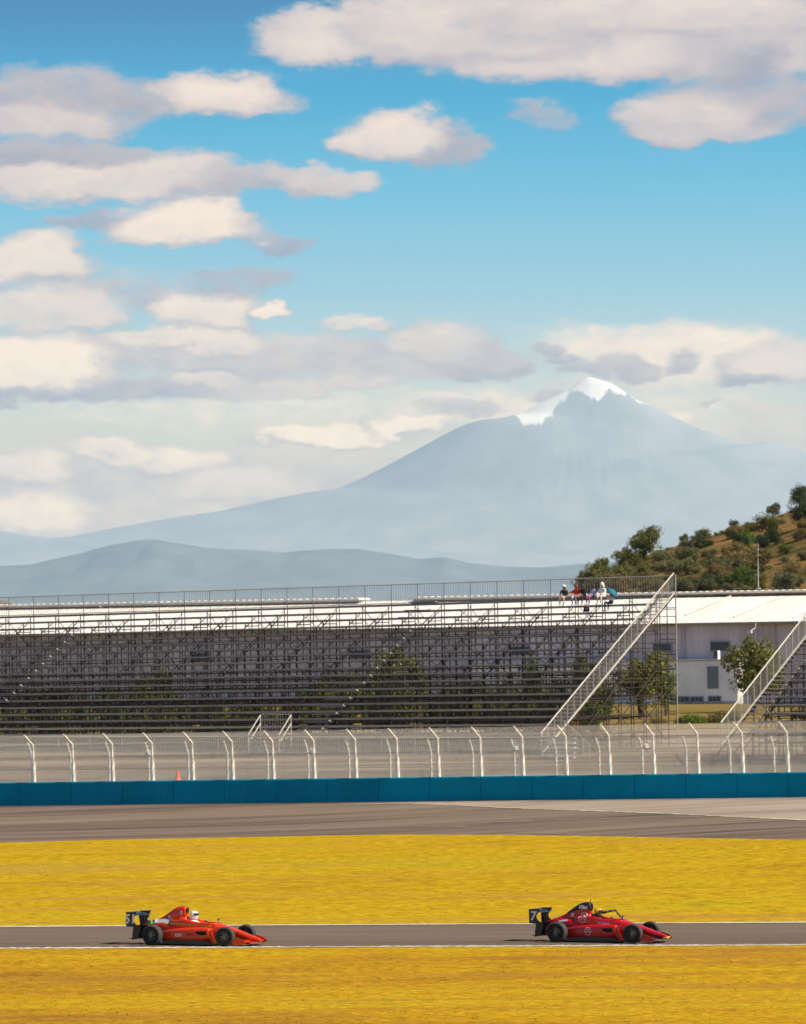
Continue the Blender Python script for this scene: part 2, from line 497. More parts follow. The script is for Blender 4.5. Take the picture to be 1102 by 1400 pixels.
G_NEAR = [(0.0, (.20, .095, .020)), (0.3, (.34, .175, .020)), (0.55, (.425, .24, .014)), (0.8, (.45, .29, .016)), (1.0, (.30, .235, .022))]
M_GRASS = ground_material("dry_grass", G_NEAR, 0.055, 0.5, stretch=(0.45, 1, 1), bump=0.5, fine=0.7, fine_scale=2.6, streak=((.03, .35, 1), (.27, .13, .03), 0.75))
G_MID = [(0.0, (.30, .165, .026)), (0.3, (.40, .25, .013)), (0.6, (.435, .285, .013)), (0.85, (.40, .285, .014)), (1.0, (.25, .24, .022))]
M_GRASS2 = ground_material("yellow_grass", G_MID, 0.05, 0.4, stretch=(0.35, 1, 1), bump=0.5, fine=0.62, fine_scale=2.2, streak=((.03, .22, 1), (.33, .17, .045), 0.7))
M_ASPH = ground_material("old_asphalt", [(0, (.105, .082, .066)), (0.5, (.135, .104, .082)), (1, (.165, .13, .105))], 0.10, 0.8, stretch=(0.12, 1, 1), bump=0.15, fine=0.14, fine_scale=10)
M_OVAL = ground_material("oval_tarmac", [(0, (.095, .074, .060)), (0.45, (.160, .121, .095)), (1, (.22, .168, .13))], 0.12, 0.5, stretch=(0.10, 1.0, 1), bump=0.15, fine=0.12, fine_scale=6, streak=((.05, .9, 1), (.05, .04, .035), 0.75))
M_APRON = ground_material("dusty_concrete", [(0, (.19, .15, .12)), (0.45, (.29, .235, .19)), (1, (.37, .31, .25))], 0.2, 0.7, stretch=(0.2, 1, 1), bump=0.1, fine=0.12, fine_scale=8)
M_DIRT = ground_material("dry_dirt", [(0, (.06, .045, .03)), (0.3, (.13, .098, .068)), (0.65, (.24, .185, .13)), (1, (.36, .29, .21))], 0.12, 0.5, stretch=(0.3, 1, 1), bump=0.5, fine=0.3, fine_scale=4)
M_PLAIN = ground_material("dry_field", [(0, (.08, .075, .02)), (0.4, (.17, .13, .04)), (0.7, (.22, .15, .06)), (1, (.15, .15, .03))], 0.05, 0.4, stretch=(0.5, 1, 1), bump=0.5, fine=0.35, fine_scale=3)
M_LINE = ground_material("worn_white_paint", [(0, (.20, .165, .125)), (0.35, (.40, .355, .285)), (1, (.58, .53, .45))], 0.35, 2.0, stretch=(0.3, 1, 1), bump=0.05, fine=0.15, fine_scale=5)

M_LINE2 = ground_material("faint_worn_paint", [(0, (.12, .10, .09)), (0.5, (.20, .17, .145)), (1, (.30, .26, .22))], 0.35, 2.0, stretch=(0.3, 1, 1), bump=0.05, fine=0.15, fine_scale=5)
g = strip("ground", 0, len(LINES) - 1, 0.0, M_PLAIN); tag(g, kind='structure')
N_ = strip("grass_verge", 1, 2, 0.03, M_GRASS, sub=10, xr=(-46, 46)); tag(N_, kind='structure')
N_ = strip("road", 2, 3, 0.03, M_ASPH, sub=3, xr=(-46, 46)); tag(N_, kind='structure')
N_ = strip("grass_infield", 3, 4, 0.03, M_GRASS2, sub=10, xr=(-46, 46)); tag(N_, kind='structure')
N_ = strip("oval_track", 4, 5, 0.03, M_OVAL, sub=4, xr=(-46, 46)); tag(N_, kind='structure')
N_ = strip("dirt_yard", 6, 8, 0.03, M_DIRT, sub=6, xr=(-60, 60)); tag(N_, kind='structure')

def px_strip(name, top, bot, material, dz=0.042, n=80, rows=4, jitter=0.0, seed=1):
    """a painted band or paved patch lying on the ground between two photo polylines"""
    rng = random.Random(seed)
    xs = np.linspace(top[0][0], top[-1][0], n)
    yt = np.interp(xs, [p[0] for p in top], [p[1] for p in top]); yb = np.interp(xs, [p[0] for p in bot], [p[1] for p in bot])
    V = []
    for r in range(rows + 1):
        for i, x in enumerate(xs):
            j = rng.uniform(-jitter, jitter) if r in (0, rows) else 0
            p = hit(x, yt[i] + (yb[i] - yt[i]) * r / rows + j)
            V.append((p.x, p.y, p.z + dz))
    a = (np.arange(rows)[:, None] * n + np.arange(n - 1)[None]).ravel()
    Fc = np.stack([a, a + n, a + 1 + n, a + 1], 1)
    o = link(name, np_mesh(name, np.array(V), Fc, material)); tag(o, kind='structure')
    return o
px_strip("track_edge_line", [(-20, 1297.3), (1122, 1292.2)], [(-20, 1299.0), (1122, 1294.0)], M_LINE, n=260, rows=2, jitter=0.5)
px_strip("track_edge_line", [(-20, 1267.7), (1122, 1261.6)], [(-20, 1269.0), (1122, 1262.9)], M_LINE, n=220, rows=2, jitter=0.2, seed=2)
px_strip("paved_apron", [(470, 1100.2), (560, 1097.4), (1122, 1090.6)], [(470, 1100.6), (560, 1099.6), (700, 1106), (900, 1113), (1122, 1123.5)], M_APRON, dz=0.036, rows=5, jitter=0.25)
px_strip("oval_line", [(560, 1099.0), (700, 1105.6), (900, 1112.6), (1122, 1123.0)], [(560, 1099.6), (700, 1106.3), (900, 1113.3), (1122, 1123.8)], M_LINE, dz=0.046, n=120, rows=2, jitter=0.35)
px_strip("oval_line", [(760, 1121.8), (960, 1117.2)], [(760, 1122.7), (960, 1118.1)], M_LINE2, dz=0.042, n=60, rows=2, jitter=0.25)
px_strip("oval_line", [(258, 1138), (296, 1137)], [(258, 1139), (296, 1138)], M_LINE2, dz=0.042, n=20, rows=2, jitter=0.2)
px_strip("oval_line", [(168, 1140.6), (206, 1139.6)], [(168, 1141.4), (206, 1140.4)], M_LINE2, dz=0.042, n=20, rows=2, jitter=0.2)
px_strip("oval_line", [(640, 1125.7), (730, 1123)], [(640, 1126.4), (730, 1123.8)], M_LINE2, dz=0.042, n=30, rows=2, jitter=0.2)
px_strip("oval_line", [(706, 1140.0), (778, 1141.6)], [(706, 1140.9), (778, 1142.4)], M_LINE2, dz=0.044, n=30, rows=2, jitter=0.3)
px_strip("oval_line", [(350, 1136.4), (551, 1131.8), (640, 1131)], [(350, 1137.0), (551, 1132.4), (640, 1131.5)], M_LINE2, dz=0.042, n=60, rows=2, jitter=0.3)

# standing dry grass blades on the verge and the infield
def grass_blades():
    rng = np.random.default_rng(5)
    V = []; 
    n = 22000
    Yv = 156 + (285 - 156) * rng.random(n) ** 1.25
    X = (rng.random(n) * 2 - 1) * (Yv * 0.0665 + 2.0)
    yr_n, _ = kl(K_ROAD_N, X); yr_f, _ = kl(K_ROAD_F, X); yi, zi = kl(K_INNER, X)
    patch = np.sin(X * .9 + 3 * np.sin(Yv * .21)) + np.sin(Yv * 1.3 + 2 * np.sin(X * .31)) + rng.normal(0, .9, n)
    ok = ((Yv < yr_n - .25) | ((Yv > yr_f + .35) & (Yv < yi - .1))) & (patch > -1.2)
    X = X[ok]; Yv = Yv[ok]; yr_f = yr_f[ok]; yi = yi[ok]; zi = zi[ok]
    z = np.where(Yv > yr_f, (Yv - yr_f) / (yi - yr_f) * zi, 0) + 0.02
    m = len(X)
    ang = rng.random(m) * math.pi; wd = 0.012 + 0.02 * rng.random(m); h = 0.015 + 0.04 * rng.random(m) ** 2
    dx, dy = np.cos(ang) * wd, np.sin(ang) * wd
    lx, ly = rng.normal(0, .03, m), rng.normal(0, .03, m)
    A = np.stack([X - dx, Yv - dy, z], 1); B = np.stack([X + dx, Yv + dy, z], 1); C = np.stack([X + lx, Yv + ly, z + h], 1)
    V = np.stack([A, B, C], 1).reshape(-1, 3)
    return np_mesh("grass", V, np.arange(3 * m).reshape(-1, 3), [M_GRASS, M_GRASS2], (Yv > yr_f).astype(int))
o = link("grass", grass_blades()); tag(o, "short dry yellow grass standing on the verge and infield", "grass", kind='stuff')

# ------------------------------------------------------------------ mountains
def fbm(x, y, s, oct=5, seed=0.0):
    v = 0; a = 1; t = 0
    for i in range(oct):
        v += a * mnoise.noise(Vector((x * s + seed, y * s - seed, seed * .7))); t += a; a *= .5; s *= 2.03
    return v / t
def ridge(x, y, s, oct=4, seed=0.0):
    v = 0; a = 1; t = 0
    for i in range(oct):
        v += a * (1 - 2 * abs(mnoise.noise(Vector((x * s + seed, y * s + seed, seed))))); t += a; a *= .5; s *= 2.1
    return v / t

def range_mesh(name, prof, D, depth_f, depth_b, z0, material, nx, amp, nscale, seed, ext=(-400, 1500), jag=0.0, attr=None, nf=40, nb=8, power=1.25, peak=None):
    """a mountain range whose crest runs at distance D; profile from photo pixels (px, py)"""
    cx = [p[0] for p in prof]; cy = [p[1] for p in prof]
    pxs = np.linspace(ext[0], ext[1], nx)
    if peak: pxs = np.sort(np.concatenate([np.linspace(ext[0], 640, 150), np.linspace(641, 920, 230), np.linspace(925, ext[1], 110)]))
    rows = [-(1 - i / nf) ** 1.5 for i in range(nf + 1)] + [(i + 1) / nb for i in range(nb)]
    V = []; att = []
    for t in rows:
        for px in pxs:
            py = float(np.interp(px, cx, cy))
            c = P(px, py, D)
            hgt = c.z - z0
            Y = D + (t * depth_f if t < 0 else t * depth_b)
            X = c.x
            fall = (1 - abs(t)) ** power
            if peak:                       # a cone round the summit; gullies run down from it
                q = P(peak, 520, D).x; rx = X - q; ry = (Y - D) * 2.0; r_ = math.hypot(rx, ry); cw = .5 + .5 * (rx / max(r_, 1)); cw = cw * cw * (3 - 2 * cw)
                pr = r_ * F / D
                zz = [P(551, float(np.interp(v, cx, cy)) + (v - 551) * math.tan(-ROLL), D).z for v in (peak - pr, peak + pr)]
                hgt = (zz[0] * (1 - cw) + zz[1] * cw) - z0; fall = min(1.0, (1 - abs(t)) * 1.05) ** 1.1
                q = P(peak, 520, D).x; rr = math.hypot(X - q, (Y - D) * 1.0) + 200; th = math.atan2(Y - D - 1500, X - q)
                wv = fbm(X, Y, .0003, 3, seed) * .25
                n = .8 * ridge((th + wv) * 4.0, math.log(rr) * .30, 1.0, 5, seed)
            else: n = ridge(X + fbm(X, Y, nscale * .8, 3, seed) * .25 / nscale, Y * .45, nscale, 4, seed)
            e = min(1.0, abs(t) * 6)
            z = z0 + hgt * fall + amp * hgt * n * (0.10 + .90 * e) * min(1, (1 - abs(t)) * 3) * min(1.0, fall + .25)
            z += jag * fbm(X, Y, nscale * 6, 4, seed + 9) * hgt
            V.append((X, Y, z))
            if attr: att.append(attr(px, X, Y, z, t))
    n = len(pxs); nr = len(rows)
    a = (np.arange(nr - 1)[:, None] * n + np.arange(n - 1)[None]).ravel()
    Fc = np.stack([a, a + 1, a + 1 + n, a + n], 1)
    me = np_mesh(name, np.array(V), Fc, material, smooth=True)
    if attr:
        at = me.attributes.new("snow", 'FLOAT', 'POINT'); at.data.foreach_set('value', np.array(att, dtype=np.float32))
    return link(name, me)

VOLC = [(-1400, 798), (-400, 775), (-120, 735), (-40, 722), (0, 726), (35, 737), (90, 735), (150, 723), (230, 709), (300, 699), (380, 681), (420, 674), (460, 668), (490, 656), (530, 636), (575, 612), (610, 593), (635, 581), (655, 575), (690, 571),
        (712, 566), (730, 556), (750, 546), (775, 534), (790, 523), (803, 516), (818, 519), (835, 524), (852, 535), (875, 549), (900, 561), (950, 584), (1000, 603), (1020, 609), (1045, 611), (1062, 606), (1075, 607), (1090, 615), (1110, 622), (1200, 645), (1500, 715), (2200, 780), (3000, 800)]
HILLS = [(-400, 770), (-60, 778), (0, 774), (45, 772), (70, 766), (110, 757), (150, 746), (190, 739), (212, 738), (240, 743), (280, 749), (318, 752), (350, 753), (385, 756), (420, 753), (455, 751), (490, 751), (530, 757), (575, 765), (608, 762), (640, 770), (690, 775), (740, 776), (790, 772), (830, 768), (900, 770), (1102, 776), (1500, 770)]
def rock_material(name, c1, c2, scale, snow=False):
    m = bpy.data.materials.new(name); m.use_nodes = True
    N = NT(m.node_tree); bs = N.n['Principled BSDF']; bs.inputs['Roughness'].default_value = 0.95; bs.inputs['Specular IOR Level'].default_value = 0.05
    tc = N.new('ShaderNodeTexCoord')
    f = N.smooth(N.noise(tc.outputs['Object'], scale, 5, .6)[0], .35, .65)
    c = N.mixc(f, c1, c2)
    if snow:
        at = N.new('ShaderNodeAttribute'); at.attribute_name = "snow"
        s = N.math('ADD', at.outputs['Fac'], N.smooth(N.noise(N.vec('MULTIPLY', tc.outputs['Object'], (1, .25, .22)), .0085, 4, .6)[0], 0, 1, -.75, .75, 'LINEAR'))
        c = N.mixc(N.smooth(s, .36, .64), c, (.97, .90, .80))
    N.l.new(c, bs.inputs['Base Color'])
    return m
def snow_at(px, X, Y, z, t):
    if t > 0.15: return 0.0
    py = 700 - 0  # photo height of this point
    el = math.degrees(math.atan2(z - CAM_H, Y)); y = 800 - (px - 551) * math.tan(-ROLL) - el * 148.35
    line = np.interp(px, [700, 713, 725, 738, 756, 772, 779, 786, 800, 808, 818, 828, 838, 850, 866, 880, 910], [560, 582, 583, 579, 561, 545, 533, 536, 538, 545, 546, 535, 533, 538, 545, 548, 555])
    return float(np.clip(0.5 + (line - y) / 22.0, 0, 1))
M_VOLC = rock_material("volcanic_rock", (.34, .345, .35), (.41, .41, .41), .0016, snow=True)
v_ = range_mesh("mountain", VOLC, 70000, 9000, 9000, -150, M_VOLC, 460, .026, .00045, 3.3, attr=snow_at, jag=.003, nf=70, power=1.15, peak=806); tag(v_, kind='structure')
M_HILLS = rock_material("haze_tinted_hills", (.16, .175, .185), (.20, .21, .215), .003)  # pale bluish base carries part of the distance haze
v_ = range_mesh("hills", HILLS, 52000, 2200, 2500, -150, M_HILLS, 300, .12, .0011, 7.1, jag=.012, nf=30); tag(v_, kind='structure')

# ------------------------------------------------------------------ scrub hill behind the yard
HILL = [(700, 830), (760, 818), (790, 806), (815, 793), (840, 779), (870, 764), (905, 753), (940, 743), (975, 733), (1010, 722), (1040, 714), (1075, 703), (1102, 693), (1160, 668), (1250, 625), (1400, 580)]
HILL_D = 930.0
_hx = [P(px, py, HILL_D).x for px, py in HILL]; _hz = [P(px, py, HILL_D).z for px, py in HILL]
def hillz(x, y):
    # X measured along the crest; the hill runs down towards the viewer and away from it
    top = float(np.interp(x * HILL_D / max(y, 400.0) * 0.5 + x * 0.5, _hx, _hz, left=-5.0))
    if y <= HILL_D: t = (y - 620.0) / (HILL_D - 620.0)
    else: t = 1 - (y - HILL_D) / 500.0
    t = min(1.0, max(0.0, t)); s = t ** 0.85
    base = gz(x, y)
    terr = 0.55 * math.sin(y * .055 + x * .02) * s
    n = fbm(x, y, .03, 4, 2.2) * 2.0 + fbm(x, y, .15, 3, 4.4) * .5
    return base - 1.0 + (top - base + 1.0) * s + (n + terr) * min(1, t * 6) * (0.25 if abs(t - 1) < .04 else 1.0)
def build_hill():
    xs = np.linspace(10, 150, 150); ys = np.concatenate([np.linspace(620, 930, 110), np.linspace(945, 1400, 12)])
    V = np.array([(x, y, hillz(x, y)) for y in ys for x in xs])
    n = len(xs); nr = len(ys)
    a = (np.arange(nr - 1)[:, None] * n + np.arange(n - 1)[None]).ravel()
    Fc = np.stack([a, a + 1, a + 1 + n, a + n], 1)
    m = ground_material("hill_soil", [(0, (.06, .055, .016)), (0.32, (.10, .08, .025)), (0.50, (.18, .11, .042)), (0.75, (.235, .14, .055)), (1, (.32, .19, .085))], 0.035, 0.22, bump=.6, fine=.4, fine_scale=1.5)
    o = link("hill", np_mesh("hill", V, Fc, m, smooth=True)); tag(o, kind='structure')
build_hill()
def build_far_mound():
    pr = [(-60, 805), (-20, 812), (0, 815), (12, 817), (24, 823), (40, 832)]
    hx = [P(a, b, 1500).x for a, b in pr]; hz = [P(a, b, 1500).z for a, b in pr]
    xs = np.linspace(hx[0] - 40, hx[-1], 40); ys = np.linspace(1200, 1800, 24)
    V = []
    for y in ys:
        t = 1 - abs(y - 1500) / 300
        for x in xs:
            b = gz(x, y) - 2
            V.append((x, y, b + (float(np.interp(x, hx, hz)) - b) * max(0, t) ** .8 + fbm(x, y, .04, 3, 6) * .6 * min(1, t * 3)))
    n = len(xs); nr = len(ys); a = (np.arange(nr - 1)[:, None] * n + np.arange(n - 1)[None]).ravel()
    o = link("hill", np_mesh("far_hill", np.array(V), np.stack([a, a + 1, a + 1 + n, a + n], 1), ground_material("reddish_soil", [(0, (.15, .11, .09)), (1, (.24, .18, .14))], .03, .2), smooth=True)); tag(o, kind='structure')
build_far_mound()

# ------------------------------------------------------------------ vegetation
def leaf_mat(name, c, c2, obvar=.15):
    m = bpy.data.materials.new(name); m.use_nodes = True
    N = NT(m.node_tree); bs = N.n['Principled BSDF']; bs.inputs['Roughness'].default_value = .6; bs.inputs['Specular IOR Level'].default_value = .25
    ge = N.new('ShaderNodeNewGeometry'); oi = N.new('ShaderNodeObjectInfo')
    f = N.math('ADD', N.math('MULTIPLY', ge.outputs['Random Per Island'], .8), N.math('MULTIPLY', oi.outputs['Random'], .2))
    col = N.mixc(f, c, c2)
    h = N.new('ShaderNodeHueSaturation'); N.l.new(N.smooth(oi.outputs['Random'], 0, 1, 1 - obvar, 1 + obvar, 'LINEAR'), h.inputs['Value']); N.l.new(col, h.inputs['Color'])
    N.l.new(h.outputs[0], bs.inputs['Base Color'])
    tr = N.new('ShaderNodeBsdfTranslucent'); N.l.new(h.outputs[0], tr.inputs[0])
    mx = N.new('ShaderNodeMixShader'); mx.inputs[0].default_value = .3
    N.l.new(bs.outputs[0], mx.inputs[1]); N.l.new(tr.outputs[0], mx.inputs[2]); N.l.new(mx.outputs[0], N.n['Material Output'].inputs[0])
    return m
L_OLIVE = leaf_mat("olive_leaves", (.065, .072, .012), (.21, .20, .035))
L_DARK = leaf_mat("dark_leaves", (.022, .035, .012), (.075, .095, .022))
L_GREEN = leaf_mat("green_leaves", (.06, .10, .012), (.16, .22, .025))
L_BROWN = leaf_mat("dry_brown_leaves", (.13, .095, .03), (.29, .215, .07))
L_GREY = leaf_mat("grey_green_leaves", (.10, .10, .04), (.23, .22, .085))
M_BARK = mat("bark", (.11, .085, .06), .95, var=.4, scale=6)

def crown_mesh(name, seed, lumps, leaves, size, leaf, material, flat=1.0):
    """foliage: LUMPS irregular clumps spread through a unit crown, each of many small leaf faces with gaps between"""
    rng = np.random.default_rng(seed)
    C = []
    while len(C) < lumps:
        p = rng.normal(0, 1, 3); p /= np.linalg.norm(p); p *= rng.random() ** .45
        p[2] *= flat
        if p[2] > -0.92: C.append(p)
    C = np.array(C) * .78
    R = .18 + .20 * rng.random(lumps)
    idx = rng.integers(0, lumps, leaves)
    d = rng.normal(0, 1, (leaves, 3)); d /= np.linalg.norm(d, axis=1)[:, None]
    r = R[idx] * (.55 + .5 * rng.random(leaves))
    pos = C[idx] + d * r[:, None]
    nrm = d * .6 + rng.normal(0, .5, (leaves, 3)); nrm /= np.linalg.norm(nrm, axis=1)[:, None]
    t = np.cross(nrm, rng.normal(0, 1, (leaves, 3))); t /= np.linalg.norm(t, axis=1)[:, None]
    b = np.cross(nrm, t)
    s = (leaf * (.6 + .8 * rng.random(leaves)))[:, None]
    V = np.stack([pos - t * s, pos + b * s * .55, pos + t * s, pos - b * s * .55], 1).reshape(-1, 3) * np.array(size)
    return np_mesh(name, V, np.arange(4 * leaves).reshape(-1, 4), material)
def trunk_mesh(name, seed, h, r, spread, crown_z, forks=5, bare=False):
    rng = random.Random(seed); mb = MB()
    fork = Vector((rng.uniform(-.1, .1) * spread, rng.uniform(-.1, .1) * spread, h))
    mb.tube((0, 0, -.25), (0, 0, .12 * h), r * 1.5, r, n=8); mb.tube((0, 0, .12 * h), fork, r, r * .72, n=8)
    for k in range(forks):
        a = 2 * math.pi * (k + rng.random() * .6) / forks
        e = fork + Vector((math.cos(a) * spread * rng.uniform(.35, .7), math.sin(a) * spread * rng.uniform(.35, .7), crown_z * rng.uniform(.3, .9)))
        mid = fork.lerp(e, .5) + Vector((0, 0, .12 * crown_z))
        mb.tube(fork, mid, r * .55, r * .38, n=6); mb.tube(mid, e, r * .38, r * .12, n=6)
        for j in range(3):
            b2 = mid.lerp(e, rng.random()); mb.tube(b2, b2 + Vector((rng.uniform(-.4, .4) * spread, rng.uniform(-.4, .4) * spread, rng.uniform(.1, .5) * crown_z)), r * .2, r * .06, n=5)
    return mb.mesh(name, M_BARK, smooth=True)
CROWNS = {}
def crown(kind, k):
    key_ = (kind, k)
    if key_ not in CROWNS:
        L = dict(olive=L_OLIVE, dark=L_DARK, green=L_GREEN, brown=L_BROWN, grey=L_GREY)[kind]
        CROWNS[key_] = crown_mesh("crown", 11 + 7 * k + len(kind) * 3, 34, 4600, (1, 1, 1), .046, L, .95)
    return CROWNS[key_]
TRUNKS = {}
def trunk(k):
    if k not in TRUNKS: TRUNKS[k] = trunk_mesh("trunk", 5 + k, 1.0, .085, 1.0, 1.0)
    return TRUNKS[k]
_vk = [0]
def tree(base, height, width, kind, label, group=None, name="tree", cat="tree", stem=.35, depth=None):
    """trunk (unit mesh scaled) and leafy crown standing at BASE"""
    _vk[0] += 1; k = _vk[0]
    t = empty(name, base, rz=(k * 2.39996) % 6.283, label=label, cat=cat, group=group)
    cr = link("crown", crown(kind, k % 4), t); rz = (height * (1 - stem * .8)) / 2 * 1.08
    cr.scale = (width / 2, (depth or width) / 2, rz * 1.06); cr.location = (0, 0, height - rz * 1.02)
    tr = link("trunk", trunk(k % 3), t); hh = height * stem + rz * .25
    tr.scale = (width / 2 * .85, width / 2 * .85, hh)
    return t

# trees and bushes between the stand and the warehouse, placed from pixels at their own distances
def gtree(px, top, w_px, Y, kind, label, group=None, name="tree", cat="tree", stem=.3):
    b = P(px, 900, Y); z = gz(b.x, Y) - (.55 if name == 'bush' else 0); h = P(px, top, Y).z - z; w = w_px * Y / F
    return tree((b.x, Y, z - .03), h, w, kind, label, group, name, cat, stem)
gtree(876, 882, 108, 445, 'olive', "olive green tree seen through the scaffold below the long stair of the stand", stem=.22)
gtree(910, 906, 44, 452, 'green', "smaller bright tree beside the scaffold end post, by the white annex wall", stem=.2)
gtree(1030, 866, 98, 462, 'olive', "spreading olive tree in front of the annex, next to the shorter grandstand", stem=.26)
gtree(1052, 878, 40, 468, 'green', "light green tree top touching the railing of the shorter grandstand", stem=.3)
gtree(806, 886, 58, 425, 'olive', "tall olive tree behind the benches beside the long stair", stem=.2)
gtree(728, 884, 34, 430, 'green', "narrow green tree behind the middle benches of the long grandstand", stem=.2)
gtree(538, 878, 90, 440, 'olive', "tall bushy tree behind the scaffold near the middle aisle", stem=.18)
gtree(468, 902, 80, 436, 'dark', "dark rounded tree behind the scaffold beside the middle aisle", stem=.18)
gtree(205, 908, 84, 440, 'olive', "olive tree behind the scaffold, alone before the grey warehouse wall", stem=.18)
gtree(62, 928, 110, 430, 'dark', "low dark tree behind the far end benches of the long grandstand", stem=.15)
gtree(640, 928, 76, 436, 'brown', "brownish tree half hidden behind the benches of the long grandstand", stem=.18)
_r = random.Random(31)
_TOPX, _TOPY = [-40, 60, 120, 165, 200, 240, 275, 400, 430, 480, 540, 600, 640, 720, 760, 800, 850, 900], [932, 930, 938, 918, 908, 918, 946, 944, 915, 905, 890, 906, 916, 908, 915, 900, 900, 935]
for i in range(56):
    px = -34 + i * 15.6 + _r.uniform(-7, 7); back = i % 2
    tp = float(np.interp(px, _TOPX, _TOPY)) + (_r.uniform(2, 16) if back else _r.uniform(22, 40))
    gtree(px, tp, _r.uniform(40, 62), _r.uniform(425, 446) if back else _r.uniform(400, 418), _r.choice(['olive', 'olive', 'grey', 'dark', 'green', 'olive']), "dense bush in the dark hedge behind the lowest benches", "bushes behind the lowest benches", "bush", "bush", .06)
for px, top, w, kd, lb in ((948, 972, 40, 'green', "low green weed clump in the field before the annex"), (975, 968, 46, 'brown', "rusty brown bush on the mound before the annex"), (998, 966, 34, 'brown', "dry orange bush next to the foot of the shorter stand"), (962, 978, 44, 'green', "wide yellow green weed clump in front of the brown bush"), (930, 976, 26, 'green', "small weed clump beside the scaffold end post"), (990, 978, 30, 'green', "bright weed clump at the foot of the shorter stand"), (940, 981, 34, 'green', "flat weed clump between the end post and the wide weed clump"), (1004, 976, 26, 'olive', "olive weed clump under the stair of the shorter stand"), (900, 978, 40, 'brown', "dry brown bush under the scaffold end")):
    gtree(px, top, w, _r.uniform(425, 440), kd, lb, None, "bush", "bush", .05)

# hill vegetation
def htree(px, py, w_px, h_px, kind, label, group=None, stem=.12, name="bush", cat="bush"):
    """a plant whose foot is seen at photo pixel (px, py) on the hill"""
    d = ray(px, py); best = None
    for Y in np.linspace(630, 1000, 186):
        p = Vector((0, 0, CAM_H)) + d * (Y / d.y)
        if p.z <= hillz(p.x, Y): best = p; break
    if best is None:
        best = Vector((0, 0, CAM_H)) + d * (HILL_D / d.y)
    z = hillz(best.x, best.y)
    return tree((best.x, best.y, z - .2), h_px * best.y / F, w_px * best.y / F, kind, label, group, name, cat, stem)
htree(880, 768, 62, 54, 'olive', "big pale olive tree on the hill crest above the end railing", stem=.15, name="tree", cat="tree")
htree(884, 752, 20, 44, 'dark', "dark top of a conifer rising behind the pale olive crest tree", stem=.3, name="tree", cat="tree")
htree(858, 780, 50, 34, 'olive', "wide olive bush below the big pale crest tree")
htree(822, 793, 34, 36, 'olive', "loose bush at the low end of the hill behind the spectators")
htree(800, 800, 24, 20, 'grey', "smallest bush at the very foot of the hill slope")
htree(1012, 764, 32, 46, 'dark', "dense dark green tree standing upright mid slope", stem=.1, name="tree", cat="tree")
htree(1020, 758, 30, 38, 'green', "green bush touching the dark upright mid slope tree")
htree(1003, 716, 17, 17, 'dark', "small round dark tree alone on the skyline")
htree(1057, 706, 26, 24, 'olive', "pointed olive bush on the skyline below the tall dark tree")
htree(1094, 690, 36, 38, 'dark', "tall dark tree at the top of the hill skyline", stem=.2, name="tree", cat="tree")
htree(1096, 722, 44, 50, 'dark', "broad dark tree under the topmost hill tree", stem=.1, name="tree", cat="tree")
htree(1015, 808, 52, 38, 'green', "bright green dome shaped bush just above the roof by the mast")
htree(960, 808, 90, 22, 'dark', "long low dark green bush along the roof ridge")
htree(925, 806, 40, 20, 'olive', "low olive bush beside the end post of the railing")
htree(1060, 748, 24, 32, 'dark', "dark bush beside the orange earth bank")
htree(1042, 752, 26, 24, 'dark', "dark green bush left of the bush by the orange bank".replace("left of", "next to"))
htree(935, 738, 16, 18, 'olive', "pale olive bush on the skyline beside the crest tree")
htree(962, 735, 40, 18, 'grey', "wide grey green bush on the skyline past the crest tree")
_r = random.Random(77)
for i in range(225):
    px = _r.uniform(800, 1150); lo = float(np.interp(px, [p[0] for p in HILL], [p[1] for p in HILL]))
    py = lo + (812 - lo) * _r.random() ** .8 + 2
    s = _r.uniform(10, 32) if _r.random() < .75 else _r.uniform(30, 54)
    # keep the dry terraces open
    if 0.15 < (py - lo) / max(1, 812 - lo) < .34 and _r.random() < .7: continue
    if px > 1050 and _r.random() < .35: continue
    htree(px, py, s, s * _r.uniform(.5, .8), _r.choice(['olive', 'grey', 'brown', 'brown', 'grey', 'olive', 'brown', 'dark' if px > 900 else 'olive', 'grey']), "scrub bush scattered over the dry brown hillside", "scrub bushes on the hillside", .05)
for i in range(26):
    px = 905 + i * 7.6 + _r.uniform(-3, 3); lo = float(np.interp(px, [p[0] for p in HILL], [p[1] for p in HILL]))
    s = _r.uniform(7, 15); htree(px, lo + 1.5, s, s * .6, _r.choice(['brown', 'grey', 'olive']), "low dry bush along the hill skyline", "low bushes on the hill skyline", .05)

